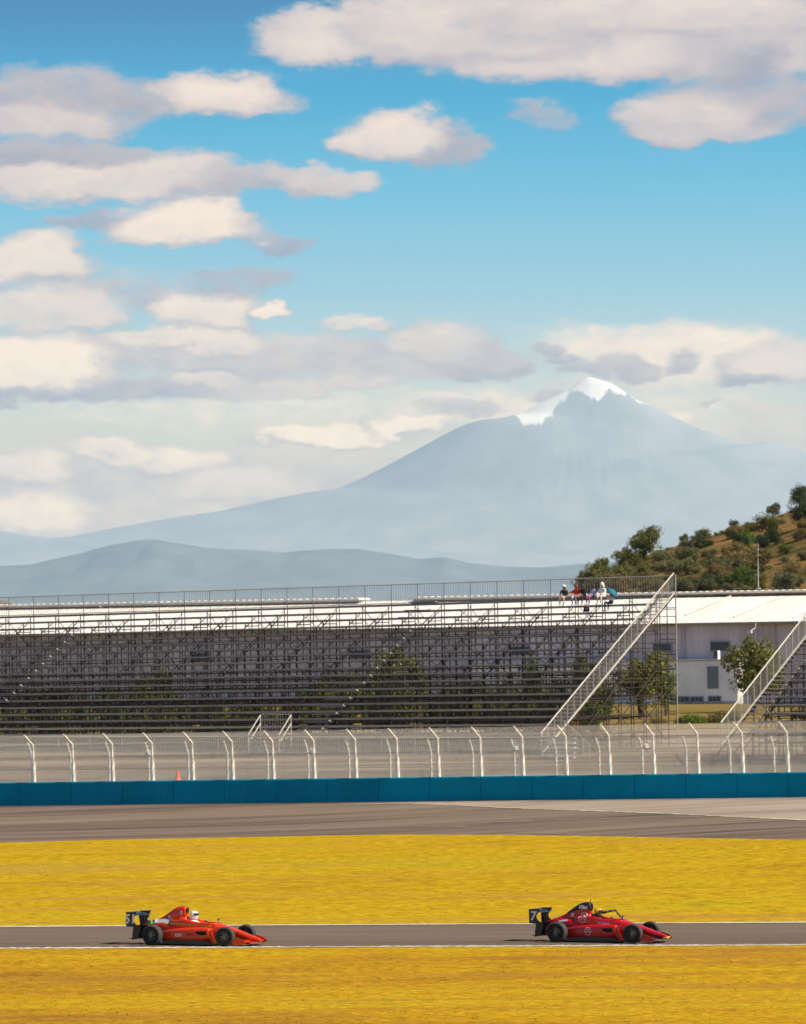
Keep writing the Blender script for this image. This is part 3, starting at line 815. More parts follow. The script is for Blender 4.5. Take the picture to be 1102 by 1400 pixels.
# ------------------------------------------------------------------ warehouse
M_ROOF = mat("white_roof_sheet", (.80, .75, .68), .5, var=.16, scale=.5, stretch=(1, .15, 1))
M_FAC = mat("grey_wall_sheet", (.64, .54, .55), .7, var=.25, scale=.5, stretch=(1, 1, .3))
M_WHITE = mat("white_plaster", (.92, .88, .85), .8, var=.14, scale=.6)
M_DARKG = mat("dark_glass", (.045, .05, .065), .25, spec=.5)
M_SHUT = mat("grey_shutter", (.20, .22, .25), .5, var=.1, scale=2)
M_GUT_SHADE = mat("gutter_and_vent_shade", (.30, .25, .20), .7)
Y0 = F * (CAM_H - 1.7) / (962.5 - 796)
OB = P(1009, 962.5, Y0)
wh = empty("warehouse", OB, -PHI, -0.010, "long white roofed grey warehouse behind the grandstands", "building")
def build_warehouse():
    S = 2.2                                   # facade stands this far behind the annex front
    def loc(px, py, v):                       # photo pixel -> local (x, z) on the plane at local depth v
        Mi = (Matrix.Translation(OB) @ Matrix.Rotation(-PHI, 4, 'Z') @ Matrix.Rotation(-0.010, 4, 'Y')).inverted()
        o = Mi @ Vector((0, 0, CAM_H)); d = Mi.to_3x3() @ ray(px, py)
        t = (v - o.y) / d.y; q = o + d * t
        return q.x, q.z
    xl = loc(-90, 900, S)[0]; xr = loc(1230, 900, S)[0]
    ze = loc(1102, 849, S - .5)[1]; zr = loc(1102, 811, S + 12)[1]
    mb = MB(); 
    # facade sheet with shallow ribs
    n = int((xr - xl) / .5)
    for i in range(n):
        x0 = xl + (xr - xl) * i / n; x1 = xl + (xr - xl) * (i + 1) / n; w = (x1 - x0)
        mb.quad((x0, S, 0), (x0 + w * .7, S, 0), (x0 + w * .7, S, ze - .05), (x0, S, ze - .05))
        mb.quad((x0 + w * .7, S, 0), (x0 + w * .78, S - .04, 0), (x0 + w * .78, S - .04, ze - .05), (x0 + w * .7, S, ze - .05))
        mb.quad((x0 + w * .78, S - .04, 0), (x0 + w * .92, S - .04, 0), (x0 + w * .92, S - .04, ze - .05), (x0 + w * .78, S - .04, ze - .05))
        mb.quad((x0 + w * .92, S - .04, 0), (x1, S, 0), (x1, S, ze - .05), (x0 + w * .92, S - .04, ze - .05))
    mb.quad((xr, S, 0), (xr, S + 24, 0), (xr, S + 24, ze), (xr, S + 12, zr), (xr, S, ze))
    mb.quad((xl, S, 0), (xl, S, ze), (xl, S + 12, zr), (xl, S + 24, ze), (xl, S + 24, 0))
    mb.build("wall", M_FAC, wh)
    mb = MB()
    # ribbed roof slopes
    n = int((xr - xl) / .9); yb = S - .55; th = .14
    sl = (zr - ze) / 12.5
    for i in range(n):
        x0 = xl - .4 + (xr - xl + .8) * i / n; x1 = xl - .4 + (xr - xl + .8) * (i + 1) / n
        for (y0, z0, y1, z1) in ((yb, ze, S + 12, zr), (S + 12, zr, S + 24.5, ze)):
            mb.quad((x0, y0, z0), (x1 - .14, y0, z0), (x1 - .14, y1, z1), (x0, y1, z1))
            mb.quad((x1 - .14, y0, z0), (x1 - .07, y0, z0 + .02), (x1 - .07, y1, z1 + .02), (x1 - .14, y1, z1))
            mb.quad((x1 - .07, y0, z0 + .02), (x1, y0, z0), (x1, y1, z1), (x1 - .07, y1, z1 + .02))
    rf = mb.build("roof", M_ROOF, wh)
    mb = MB(); mb.box(((xl + xr) / 2, yb + .04, ze - .13), (xr - xl + .8, .16, .2)); mb.build("gutter", M_GUT_SHADE, wh)
    # raised ridge vents in two runs, as seen along the ridge
    for a, b in ((-90, 497), (571, 1230)):
        x0 = loc(a, 812, S + 12)[0]; x1 = loc(b, 812, S + 12)[0]
        mb = MB(); 
        mb.box(((x0 + x1) / 2, S + 11.55, zr + .07), (x1 - x0, 1.0, .08), 1)  # dark strip coloured in as the shadow under the vent cap
        mb.plate([(x0 - .1, zr + .12), (x1 + .1, zr + .12), (x1 + .1, zr + .27), (x0 - .1, zr + .27)], S + 10.9, S + 13.1)
        k = int((x1 - x0) / .6)
        for i in range(k): mb.box((x0 + (i + .5) * (x1 - x0) / k, S + 12.0, zr + .29), (.3, 2.0, .05))
        mb.build("ridge_vent", [M_ROOF, M_GUT_SHADE], rf)
    # thin tubes put in as diagonal shadow lines on the roof slope
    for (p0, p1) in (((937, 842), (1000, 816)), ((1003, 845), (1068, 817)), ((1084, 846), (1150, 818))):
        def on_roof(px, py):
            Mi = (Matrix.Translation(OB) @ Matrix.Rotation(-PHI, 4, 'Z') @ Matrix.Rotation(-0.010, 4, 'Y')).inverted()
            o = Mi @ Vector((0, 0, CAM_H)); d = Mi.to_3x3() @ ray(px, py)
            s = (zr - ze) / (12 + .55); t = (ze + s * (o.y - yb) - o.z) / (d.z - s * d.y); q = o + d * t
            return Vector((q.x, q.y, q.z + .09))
        mb = MB(); a, b = on_roof(*p0), on_roof(*p1); mb.tube(a, b, .05, n=5); mb.build("roof_shadow_line", mat("cable", (.55, .51, .46), .7), rf)  # this tone is painted shade, not a wire
    # upper windows
    def window(x0, x1, y0, y1, v, nm="window", m=M_DARKG, bars=1):
        ax, az_ = loc(x0, y1, v); bx, bz = loc(x1, y0, v)
        mb = MB(); mb.box(((ax + bx) / 2, v - .01, (az_ + bz) / 2), (bx - ax, .08, bz - az_)); w = mb.build(nm, m, wh)
        mb = MB(); t = .07
        mb.box(((ax + bx) / 2, v - .03, bz + t / 2), (bx - ax + 2 * t, .14, t)); mb.box(((ax + bx) / 2, v - .05, az_ - t / 2), (bx - ax + 2 * t, .2, t))
        mb.box((ax - t / 2, v - .03, (az_ + bz) / 2), (t, .14, bz - az_)); mb.box((bx + t / 2, v - .03, (az_ + bz) / 2), (t, .14, bz - az_))
        for i in range(1, bars): mb.box((ax + (bx - ax) * i / bars, v - .06, (az_ + bz) / 2), (.05, .04, bz - az_ - .01))
        mb.build("frame", mat("window_frame", (.28, .28, .30), .6), w)
    for a in ((972.5, 997, 877.5, 889.5), (894, 918, 880, 891), (700, 724, 884, 895), (480, 504, 889, 900), (262, 286, 893, 904)): window(*a, S - .04)
    # annex block in front
    zt = loc(960, 903.5, 0)[1]; x0 = loc(640, 930, 0)[0]
    mb = MB(); mb.box((x0 / 2, S / 2 - .03, zt / 2 - .01), (-x0, S - .06, zt + .02)); mb.build("annex", M_WHITE, wh)
    mb = MB(); mb.box((x0 / 2, S / 2 - .12, zt + .06), (-x0 + .16, S + .1, .1)); mb.box((x0 / 2, -.03, .12), (-x0, .06, .24)); mb.build("annex_trim", mat("weathered_trim", (.46, .45, .46), .8, var=.2), wh)
    window(925, 942, 953, 962, 0, bars=3); window(945.5, 961, 953, 962, 0, bars=3); window(969.5, 985, 952.5, 962, 0, bars=3)
    ax, az_ = loc(967.5, 941.5, 0); bx, bz = loc(982, 911, 0)
    mb = MB(); k = 12
    for i in range(k): mb.box(((ax + bx) / 2, -.02 - .012 * (i % 2), az_ + (bz - az_) * (i + .5) / k), (bx - ax, .06, (bz - az_) / k))
    mb.build("shutter_door", M_SHUT, wh)
    # low hut on the annex roof: dark opening and a sunlit end
    ax, az_ = loc(975.8, 901.5, .5); bx, bz = loc(981.4, 889.6, .5)
    mb = MB(); mb.box(((ax + bx) / 2, .74, (zt + .1 + bz) / 2), (bx - ax, .46, bz - zt - .1)); hut = mb.build("roof_hut", M_WHITE, wh)
    mb = MB(); mb.box(((ax + bx) / 2 - .01, .49, (zt + .1 + bz) / 2 + .02), (bx - ax - .04, .05, bz - zt - .16)); mb.build("opening", M_DARKG, hut)
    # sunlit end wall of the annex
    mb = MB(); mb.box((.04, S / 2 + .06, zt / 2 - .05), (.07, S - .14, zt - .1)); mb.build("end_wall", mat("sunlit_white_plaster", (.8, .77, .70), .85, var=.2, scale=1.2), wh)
    for q in (300, 420, 560, 690, 820, 935, 1060):
        dx_ = loc(q, 900, S - .1)[0]; mb = MB(); mb.tube((dx_, S - .12, .1), (dx_, S - .12, ze - .2), .06, n=6); mb.build("downpipe", mat("downpipe_grey", (.45, .42, .42), .6), wh)
    # lamp bracket under the eave and small vent
    lx, lz = loc(1033, 852, S - .6); mb = MB()
    mb.tube((lx, S - .6, lz - 1.2), (lx, S - .6, lz), .05); mb.tube((lx, S - .6, lz - .35), (lx - .3, S - 1.0, lz - .65), .04); mb.box((lx - .33, S - 1.1, lz - .7), (.4, .3, .16)); mb.tube((lx, S - .6, lz - .9), (lx, S - .03, lz - .9), .03)
    mb.build("wall_lamp", mat("lamp_metal", (.62, .62, .62), .5), wh)
    # roof mast
    rx, rz = loc(1037, 812, S + 12)
    return rx, rz, S
_rx, _rz, _S = build_warehouse()
_mp = (Matrix.Translation(OB) @ Matrix.Rotation(-PHI, 4, 'Z') @ Matrix.Rotation(-0.010, 4, 'Y')) @ Vector((_rx, _S + 12, _rz + .4))
_mt = empty("roof_mast", _mp, -PHI, 0, "thin pale mast standing on the warehouse roof ridge", "mast")
mb = MB(); hm = P(1036, 742, _mp.y).z - _mp.z
mb.tube((0, 0, -.1), (0, 0, hm * .5), .045, .04); mb.tube((0, 0, hm * .5), (0, 0, hm), .03, .015); mb.box((0, 0, .05), (.3, .3, .1))
mb.build("pole", mat("pale_pole", (.42, .40, .36), .6), _mt)
mb = MB(); mb.tube((-.25, 0, hm * .72), (.25, 0, hm * .72), .02); mb.tube((0, -.2, hm * .86), (0, .2, hm * .86), .02); mb.build("crossbar", MATS["pale_pole"], _mt)

# ------------------------------------------------------------------ grandstands
M_SCAF = mat("rusty_scaffold_tube", (.05, .034, .026), .75, var=.35, scale=3, metal=.2)
M_BENCH = mat("aluminium_bench", (.47, .40, .34), .55, var=.2, scale=.8, metal=.05)
M_FOOT = mat("weathered_foot_plank", (.10, .08, .065), .8, var=.3, scale=1.0)
M_GALV = mat("galvanised_rail", (.40, .36, .32), .5, metal=.2, var=.15, scale=2)
M_RAILW = mat("bright_hand_rail", (.62, .57, .49), .45, metal=.25, var=.1, scale=2)
M_CAP = mat("white_step_cap", (.66, .62, .56), .6)
RISE, RUN, BAY, KTOP, K0 = .43, .95, 1.78, 21, 4

def stand(name, label, O, dr, bays, tilt, aisles, cz=0.0, low_rail=True):
    """scaffold grandstand. Local frame: x along the rows (DR * u, u = 0 at the stair end), y back, z up"""
    root = empty(name, O, -PHI, -tilt, label, "grandstand")
    L = bays * BAY
    X = lambda u: dr * (u + 1.05)
    def V(u, v, w): return (X(u), v, w)
    SZ = lambda x: 1 + cz * x                     # the tiers draw together a little towards the far end
    def slope(o, k): o.rotation_euler = (0, -RISE * k * cz, 0); return o
    # bench rows and foot planks
    for k in range(K0, KTOP + 1):
        mb = MB()
        mb.box((X(L / 2), RUN * k, RISE * k - .03), (L, .30, .06), 0)
        mb.box((X(L / 2), RUN * k - .135, RISE * k - .055), (L, .03, .09), 0)
        slope(mb.build("bench", [M_BENCH], root), k)
        mb = MB(); mb.box((X(L / 2), RUN * k - .46, RISE * (k - 1) - .02), (L, .30, .045), 0); slope(mb.build("foot_plank", M_FOOT, root), k)
    mb = MB(); mb.box((X(L / 2), RUN * 3 + .15, RISE * 3 - .12), (L, 1.0, .12), 0); mb.box((X(L / 2), RUN * 3 - .36, RISE * 3 - .1), (L, .03, .22)); mb.build("front_walkway", [M_BENCH], root)
    # transverse frames, one per bay line
    mb = MB(); r = .03
    for k in range(K0 - 1, KTOP + 1):
        top = RISE * k - .06
        if k % 2 == 1 or k in (K0,):
            mb.tube((0, RUN * k, -.2), (0, RUN * k, top), r)
        else:
            mb.tube((0, RUN * k, top - 1.25), (0, RUN * k, top), r)
        if k < KTOP: mb.tube((0, RUN * k - .2, top - .03), (0, RUN * (k + 1), top - .03), r)
        if k > K0 + 1: mb.tube((0, RUN * (k - 2), top - 1.15), (0, RUN * k, top - .35), r * .8)
    for lv in np.arange(.9, RISE * KTOP - .5, 1.0):
        v0 = max(RUN * (K0 - 1), RUN * (lv + .3) / RISE)
        mb.tube((0, v0, lv), (0, RUN * KTOP, lv), r)
    mb.tube((0, RUN * (KTOP + .45), -.2), (0, RUN * (KTOP + .45), RISE * KTOP - .06), r)
    mb.tube((0, RUN * KTOP, RISE * KTOP - .09), (0, RUN * (KTOP + .45), RISE * KTOP - .09), r)
    fr = mb.build("scaffold_frame", M_SCAF, root, loc=(X(0), 0, 0))
    for j in range(1, bays + 1): copy_part(fr, root, (X(j * BAY), 0, 0)).scale = (1, 1, SZ(X(j * BAY)))
    # bracing planes along the rows: ledgers and crossing diagonals, one plane under every second row
    for k in range(K0 - 1, KTOP + 1):
        mb = MB(); top = RISE * k - .12; y = RUN * k
        def T(p, q, r):
            mb.tube((p[0], p[1], p[2] * SZ(p[0])), (q[0], q[1], q[2] * SZ(q[0])), r, n=5)
        n = max(1, int(top / 1.9)); h = (top - .3) / n
        T((X(0), y, top), (X(L), y, top), .02)
        for lv in np.arange(.5, top - .9, 1.3): T((X(0), y, lv), (X(L), y, lv), .015)
        T((X(0), y, top * .5), (X(L), y, top * .5), .018)
        for j in range(bays):
            q = j % 2; a0, a1 = X(j * BAY), X((j + 1) * BAY); am = (a0 + a1) / 2
            if k % 3 == (0 if q == 0 else 1):
                for i in range(n):
                    a, b = .25 + i * h, .25 + (i + 1) * h
                    if (i + q) % 2: a, b = b, a
                    T((a0, y, a), (a1, y, b), .02 if k < 16 else .014)
                    if q == 0 and i == n - 1: T((a0, y, b), (a1, y, a), .02)
            elif q == 0 and k > K0:
                T((a0, y, top - .02), (am, y, top - .75), .018); T((a1, y, top - .02), (am, y, top - .75), .018)
                if top > 2: T((am, y, top - .75), (am, y, top * .5), .018)
        mb.build("scaffold_lattice", M_SCAF, root)
    # back guard rail, a panel per bay
    def panel(dx, dz, n, pts_h, y=0, top_r=.03, m=M_GALV):
        mb = MB(); h = pts_h
        mb.tube((0, 0, h), (dx[0], dx[1], h + dz), top_r); mb.tube((0, 0, .10), (dx[0], dx[1], .10 + dz), top_r * .8)
        mb.tube((0, 0, -.15), (0, 0, h + .03), top_r * .95)
        for i in range(1, n): mb.tube((dx[0] * i / n, dx[1] * i / n, .10 + dz * i / n), (dx[0] * i / n, dx[1] * i / n, h + dz * i / n), .011, n=5)
        return mb.mesh("guard_panel", m)
    gp = panel((dr * BAY, 0), 0, 11, 1.25)
    vg = RUN * (KTOP + .45); wg = RISE * KTOP - .05
    for j in range(bays): slope(link("guard_panel", gp, root, (X(j * BAY), vg, wg * SZ(X(j * BAY)))), KTOP)
    gp2 = panel((-dr * 1.05, 0), 0, 7, 1.25); link("guard_panel", gp2, root, (X(0), vg, wg))
    mb = MB(); mb.tube((X(-1.05), vg, -.2), (X(-1.05), vg, wg + 1.30), .045); mb.build("corner_post", M_GALV, root)
    # flank stair: stringers, treads, outer railing in short panels
    nseg = 21; seg = RUN * (KTOP + .2) / nseg; dzs = RISE * (KTOP + .2) / nseg
    fp = panel((0, seg), dzs, 5, 1.25, top_r=.034, m=M_GALV)
    tr = MB(); tr.tube((0, -.03, 1.28), (0, seg * .97, 1.28 + dzs * .97), .034); tl = MB(); tl.tube((0, 0, .02), (0, seg, .02 + dzs), .036 if low_rail else .02); tl_m = tl.mesh('kick_rail', M_RAILW)
    tr_m = tr.mesh("hand_rail", M_RAILW)
    for i in range(0 if low_rail else 1, nseg):
        link("stair_guard", fp, root, (X(-1.05), i * seg, i * dzs)); link("hand_rail", tr_m, root, (X(-1.05), i * seg, i * dzs)); link("kick_rail", tl_m, root, (X(-1.05), i * seg, i * dzs))
    mb = MB()
    for u in (-1.0, -.08): mb.tube(V(u, .1, -.05), V(u, RUN * KTOP, RISE * KTOP - .15), .05)
    mb.build("stair_stringer", M_SCAF, root)
    st = MB(); st.box((0, 0, 0), (.95, .28, .05)); stm = st.mesh("stair_tread", M_BENCH)
    for k in range(1, 2 * KTOP): link("stair_tread", stm, root, V(-.53, RUN * k / 2, RISE * k / 2 - .05))
    # scaffold under the stair
    mb = MB(); r = .03
    for k in range(2, KTOP + 1, 2): mb.tube(V(-1.05, RUN * k, -.2), V(-1.05, RUN * k, RISE * k), r)
    for lv in np.arange(.5, RISE * KTOP - .3, .52): mb.tube(V(-1.05, RUN * lv / RISE + .1, lv), V(-1.05, vg, lv), .024)
    for s in (4.2, 8.4, 12.6):
        mb.tube(V(-1.02, s, .2), V(-1.02, min(vg, s + 9), .2 + (min(vg, s + 9) - s) * .5), .035)
        mb.tube(V(-.98, s + 2.5, 2.6), V(-.98, s + 6, .4), .022)
    for lv in np.arange(1.0, RISE * KTOP, .9): mb.tube(V(-1.05, vg, lv), V(0, vg, lv), .022)
    mb.build("stair_scaffold", M_SCAF, root)
    # aisle steps between the rows, with pale caps at one end
    for u0 in aisles:
        sm = MB(); sm.box((0, 0, 0), (BAY * .98, .24, .04)); sm.box((0, -.10, -.04), (BAY * .98, .03, .06)); smm = sm.mesh("aisle_step", mat("grey_step", (.17, .15, .135), .7, var=.2))
        cm = MB(); cm.box((0, 0, 0), (.075, .10, .06)); cmm = cm.mesh("step_cap", M_CAP)
        for k in range(K0 - 1, KTOP):
            s_ = link("aisle_step", smm, root, V(u0, RUN * k + .45, RISE * k + .2)); link("step_cap", cmm, s_, (BAY * .45, -.12, .06))
    return root, X

S1 = P(740, 1033, 1.0)
_Y = F * (CAM_H - 1.6) / (1033 - (800 - 189 * math.tan(rad(.5))))
S1_O = P(740, 1033, _Y)
def u_at(O, px, py, k, dr):
    """row coordinate u where row K of a stand is seen at photo column px"""
    d = ray(px, py); A = O + BX * (RUN * k)
    # intersect the vertical plane through the camera and the ray with the row line A + s*AX
    s = (A.y * d.x - A.x * d.y) / (AX.x * d.y - AX.y * d.x)
    return s * dr - 1.05
_ua = u_at(S1_O, 436, 990, 4, -1); _ua = (math.floor(_ua / BAY) + .5) * BAY
_ub = u_at(S1_O, 66, 873, 16, -1); _ub = (math.floor(_ub / BAY) + .5) * BAY
stand_a, XA = stand("grandstand", "long empty scaffold grandstand with a stair and spectators at its upper end", S1_O, -1, 30, 0.006, (_ua, _ub), cz=.00174)
S2_O = P(977, 1032, 333.0)
stand_b, XB = stand("grandstand", "shorter empty scaffold grandstand with a railed stair, cut by the picture edge".replace(", cut by the picture edge", " beyond the spreading olive tree"), S2_O, 1, 7, 0.0, (), low_rail=False)

# entrance steps with hand rails at the front of the long stand
def entrance(px, label):
    u = u_at(S1_O, px, 1012, 2, -1)
    Mx = Matrix.Translation(S1_O) @ Matrix.Rotation(-PHI, 4, 'Z')
    base = Mx @ Vector((XA(u), RUN * 3 - .45, 0)); base.z = gz(base.x, base.y)
    h = S1_O.z + RISE * 3 - base.z - u * .006
    r = empty("access_steps", base, -PHI, 0, label, "steps")
    for i in range(5):
        mb = MB(); mb.box((0, -.3 * (4 - i) - .15, h * (i + .8) / 5), (1.9, .3, .05)); mb.build("step", M_BENCH, r)
    for s in (-1.0, 1.0):
        mb = MB()
        for z in (.55, 1.05): mb.tube((s - .55 * 0, -1.6, z + .1), (s, 0, h + z), .035)
        mb.tube((s, -1.6, 0), (s, -1.6, 1.18), .03); mb.tube((s, 0, 0), (s, 0, h + 1.05), .03)
        mb.build("hand_rail", M_RAILW, r)
    mb = MB()
    for i in range(12): mb.tube((-.95 + i * .172, .12, h + .1), (-.95 + i * .172, .12, h + 1.1), .012, n=5)
    for z in (.1, 1.1): mb.tube((-1, .12, h + z), (1, .12, h + z), .025)
    mb.build("gate", M_GALV, r)
    return r
entrance(372, "small entrance steps with pale sloping hand rails at the front of the long stand")
def side_steps():
    b = P(757, 1056, S1_O.y - 9); z = gz(b.x, b.y)
    r = empty("access_steps", (b.x, b.y, z), -PHI, 0, "low pale steps at the foot of the long flank stair", "steps")
    for i in range(5):
        mb = MB(); mb.box((-.2 * i, 1.2 + .5 * i, .12 + .26 * i), (1.5, .4, .09)); mb.build("step", M_RAILW, r)
    mb = MB(); mb.tube((-.9, 3.6, 2.1), (1.9, .6, .9), .03); mb.tube((1.9, .6, 0), (1.9, .6, .95), .03); mb.tube((-.9, 3.6, .2), (-.9, 3.6, 2.1), .03); mb.tube((.5, 2.1, 0), (.5, 2.1, 1.5), .025); mb.build("hand_rail", M_GALV, r)
side_steps()

# crowd barriers standing before the stands
def barrier_mesh():
    mb = MB(); w, h = 2.05, 1.1
    mb.path([(0, 0, .2), (0, 0, h), (w, 0, h), (w, 0, .2), (0, 0, .2)], .03)
    for i in range(1, 15): mb.tube((w * i / 15, 0, .2), (w * i / 15, 0, h), .017, n=5)
    f = MB()
    for x in (.25, w - .25): f.tube((x, -.3, .02), (x, .3, .02), .02); f.tube((x, 0, .02), (x, 0, .2), .02)
    return mb.mesh("panel", M_RAILW), f.mesh("foot", M_GALV)
_bp, _bf = barrier_mesh()
for i in range(26):
    b0 = S1_O - BX * 2.2 - AX * (2.1 * i - 1.5)
    o = empty("crowd_barrier", (b0.x, b0.y, gz(b0.x, b0.y)), math.pi - PHI + math.pi, 0, "pale barred crowd barrier standing in the row before the long stand", "barrier", "crowd barriers before the long grandstand")
    link("panel", _bp, o); link("foot", _bf, o)

# ------------------------------------------------------------------ blue wall and catch fence
def wall_paint():
    m = bpy.data.materials.new("blue_wall_paint"); m.use_nodes = True
    N = NT(m.node_tree); bs = N.n['Principled BSDF']; bs.inputs['Roughness'].default_value = .7; bs.inputs['Specular IOR Level'].default_value = .05
    tc = N.new('ShaderNodeTexCoord'); oi = N.new('ShaderNodeObjectInfo')
    c = N.mixc(N.smooth(N.noise(tc.outputs['Object'], .45, 4, .6)[0], .35, .65), (.0, .31, .46), (.0, .25, .37))
    c = N.mixc(N.math('MULTIPLY', oi.outputs['Random'], .35), c, (.004, .19, .28))
    sc = N.noise(N.vec('MULTIPLY', tc.outputs['Object'], (.5, .5, 5)), 1.6, 6, .7)[0]
    c = N.mixc(N.smooth(sc, .60, .72, 0, .55), c, (.02, .07, .10))             # rubber scuffs
    c = N.mixc(N.smooth(N.noise(tc.outputs['Object'], 2.2, 5, .7)[0], .62, .74, 0, .45), c, (.10, .33, .43))   # chipped, faded paint
    N.l.new(c, bs.inputs['Base Color']); return m
M_BLUE = wall_paint()
M_POST = mat("white_fence_post", (.95, .86, .72), .55, var=.12, scale=2)
WD = (WALL_B - WALL_A); WDH = Vector((WD.x, WD.y, 0)).normalized(); WN = Vector((WDH.y, -WDH.x, 0))   # towards the track
if WN.y > 0: WN = -WN
def wall_pt(px, A=WALL_A, B=WALL_B, py=1062.0):
    d = ray(px, py); D_ = B - A
    s = (A.x * d.y - A.y * d.x) / (D_.y * d.x - D_.x * d.y)
    return A + D_ * s, s
WALL_H = 1.14
def build_wall():
    r = empty("barrier_wall", WALL_A, 0, 0, "long blue painted concrete wall along the oval track", "wall")
    edges = [-120 + 0 * i for i in range(0)] + list(np.arange(-110, 1240, 70))
    pts = [wall_pt(px)[0] - WALL_A for px in edges]
    for a, b in zip(pts, pts[1:]):
        mb = MB(); d = (b - a).normalized(); a2 = a + d * .012; b2 = b - d * .012; n = WN * .18
        for_ = [(a2 + n * 1.2, 0), (a2 + n, WALL_H - .06), (a2 + n * .8, WALL_H), (a2 - n * .8, WALL_H), (a2 - n, WALL_H - .06), (a2 - n * 1.2, 0)]
        r1 = [(p.x, p.y, p.z + z - (.15 if z == 0 else 0)) for p, z in for_]
        o = b2 - a2; r2 = [(x + o.x, y + o.y, z + o.z) for x, y, z in r1]
        mb.rings([r1, r2]); mb.build("wall_panel", M_BLUE, r)
build_wall()

def wire_material():
    m = bpy.data.materials.new("wire_mesh"); m.use_nodes = True
    N = NT(m.node_tree); N.n.clear(); out = N.new('ShaderNodeOutputMaterial')
    uv = N.new('ShaderNodeUVMap'); s = N.new('ShaderNodeSeparateXYZ'); N.l.new(uv.outputs[0], s.inputs[0])
    def wires(v): return N.math('LESS_THAN', N.math('FRACT', N.math('DIVIDE', v, .05)), .14)
    f = N.math('MAXIMUM', wires(N.math('ADD', s.outputs[0], s.outputs[1])), wires(N.math('SUBTRACT', s.outputs[0], s.outputs[1])))
    d = N.new('ShaderNodeBsdfDiffuse'); d.inputs[0].default_value = (.90, .82, .70, 1)
    t2 = N.new('ShaderNodeBsdfTranslucent'); t2.inputs[0].default_value = (.90, .82, .70, 1)
    m2 = N.new('ShaderNodeMixShader'); m2.inputs[0].default_value = .4; N.l.new(d.outputs[0], m2.inputs[1]); N.l.new(t2.outputs[0], m2.inputs[2])
    t = N.new('ShaderNodeBsdfTransparent')
    mx = N.new('ShaderNodeMixShader'); N.l.new(f, mx.inputs[0]); N.l.new(t.outputs[0], mx.inputs[1]); N.l.new(m2.outputs[0], mx.inputs[2]); N.l.new(mx.outputs[0], out.inputs[0])
    return m
M_WIRE = wire_material()
def wire_sheet(name, pts, parent):
    """pts: list of columns, each a list of points from bottom to top"""
    V = []; Fc = []; UV = []
    nr = len(pts[0]); s = 0
    for i, c in enumerate(pts):
        if i: s += (Vector(pts[i][0]) - Vector(pts[i - 1][0])).length
        h = 0
        for j, p in enumerate(c):
            if j: h += (Vector(c[j]) - Vector(c[j - 1])).length
            V.append(tuple(p)); UV.append((s, h))
    for i in range(len(pts) - 1):
        for j in range(nr - 1): Fc.append((i * nr + j, (i + 1) * nr + j, (i + 1) * nr + j + 1, i * nr + j + 1))
    me = bpy.data.meshes.new(name); me.from_pydata(V, [], Fc); me.materials.append(M_WIRE)
    ul = me.uv_layers.new(name="UVMap")
    for lp in me.loops: ul.data[lp.index].uv = UV[lp.vertex_index]
    return link(name, me, parent)
TALL = [-62, -8, 46.5, 100.5, 154.5, 209, 264, 318.5, 374, 430, 487, 544, 600, 658, 715.5, 775, 834, 894.5, 955, 1016, 1077.5, 1140, 1203]
SHORT = [-64, -10, 44, 97, 150, 204, 258, 311.5, 366.5, 422, 478, 534, 590, 647, 704, 761, 820, 879, 939, 999, 1059, 1120]
def fence(name, label, xs, A, B, z_add, h, arm, r0, r1, base_h, tilt):
    root = empty(name, A, 0, 0, label, "fence")
    cols = []
    for i, px in enumerate(xs):
        p, s = wall_pt(px, A, B); p = p - A; p = Vector((p.x, p.y, p.z + z_add))
        lean = -WDH * tilt
        q0 = Vector((0, 0, -.1)); q1 = Vector((0, 0, h * base_h)) + lean * h * base_h; q2 = Vector((0, 0, h * .78)) + lean * h * .78
        q3 = q2 + WN * arm + Vector((0, 0, h * .22)) + lean * h * .1
        mb = MB(); mb.tube(q0, q1, r0, r0 * .92, n=8); mb.tube(q1, q2, r1, r1 * .95, n=8); mb.tube(q2, q3, r1 * .95, r1 * .85, n=8)
        mb.build("fence_post", M_POST, root, loc=p)
        cols.append([p + q0 + Vector((0, 0, .1)) - WN * .1, p + q2 - WN * .1, p + q3 - WN * .03])
    wire_sheet("wire_mesh", cols, root)
    for f_ in (0.33, 0.66, .97, 1.5, 1.97):
        mb = MB()
        pts = [c[0].lerp(c[1], f_) if f_ <= 1 else c[1].lerp(c[2], f_ - 1) for c in cols]
        mb.path([tuple(p + WN * .1) for p in pts], .012, n=5); mb.build("cable", M_GALV, root)
    return root
fence("catch_fence", "tall catch fence of white posts bent at the top, on the blue wall", TALL, WALL_A, WALL_B, WALL_H, 2.3, .75, .10, .055, .40, .03)
SH_A = WALL_A - WN * 5.0; SH_B = WALL_B - WN * 5.0; SH_A.z = 1.0; SH_B.z = 1.6
fence("wire_fence", "lower wire fence of short white bent posts behind the catch fence", SHORT, SH_A, SH_B, 0.0, 2.72, .3, .055, .055, .5, .012)
for px, py in ((203, 1031), (427, 1028), (705, 1024.5), (883, 1021.5)):
    p, s = wall_pt(px, SH_A, SH_B); p = P(px, py, p.y - .2)
    r = empty("floodlight", p, -PHI, 0, {203: "white lamp head on the short post nearest the traffic cone", 427: "white lamp head on the post by the entrance steps", 705: "white lamp head on the post before the long flank stair", 883: "white lamp head on the post before the scaffold end"}[px], "lamp", None)
    mb = MB(); mb.ball((0, 0, 0), .16, sx=1.0, sy=.8, sz=.9); mb.build("lamp_head", M_CAP, r, smooth=True)
    mb = MB(); mb.tube((0, 0, -.02), (-.45, .12, -.06), .03); mb.tube((-.1, 0, .1), (.12, -.12, .06), .07, .11, n=10); mb.build("bracket", M_POST, r)

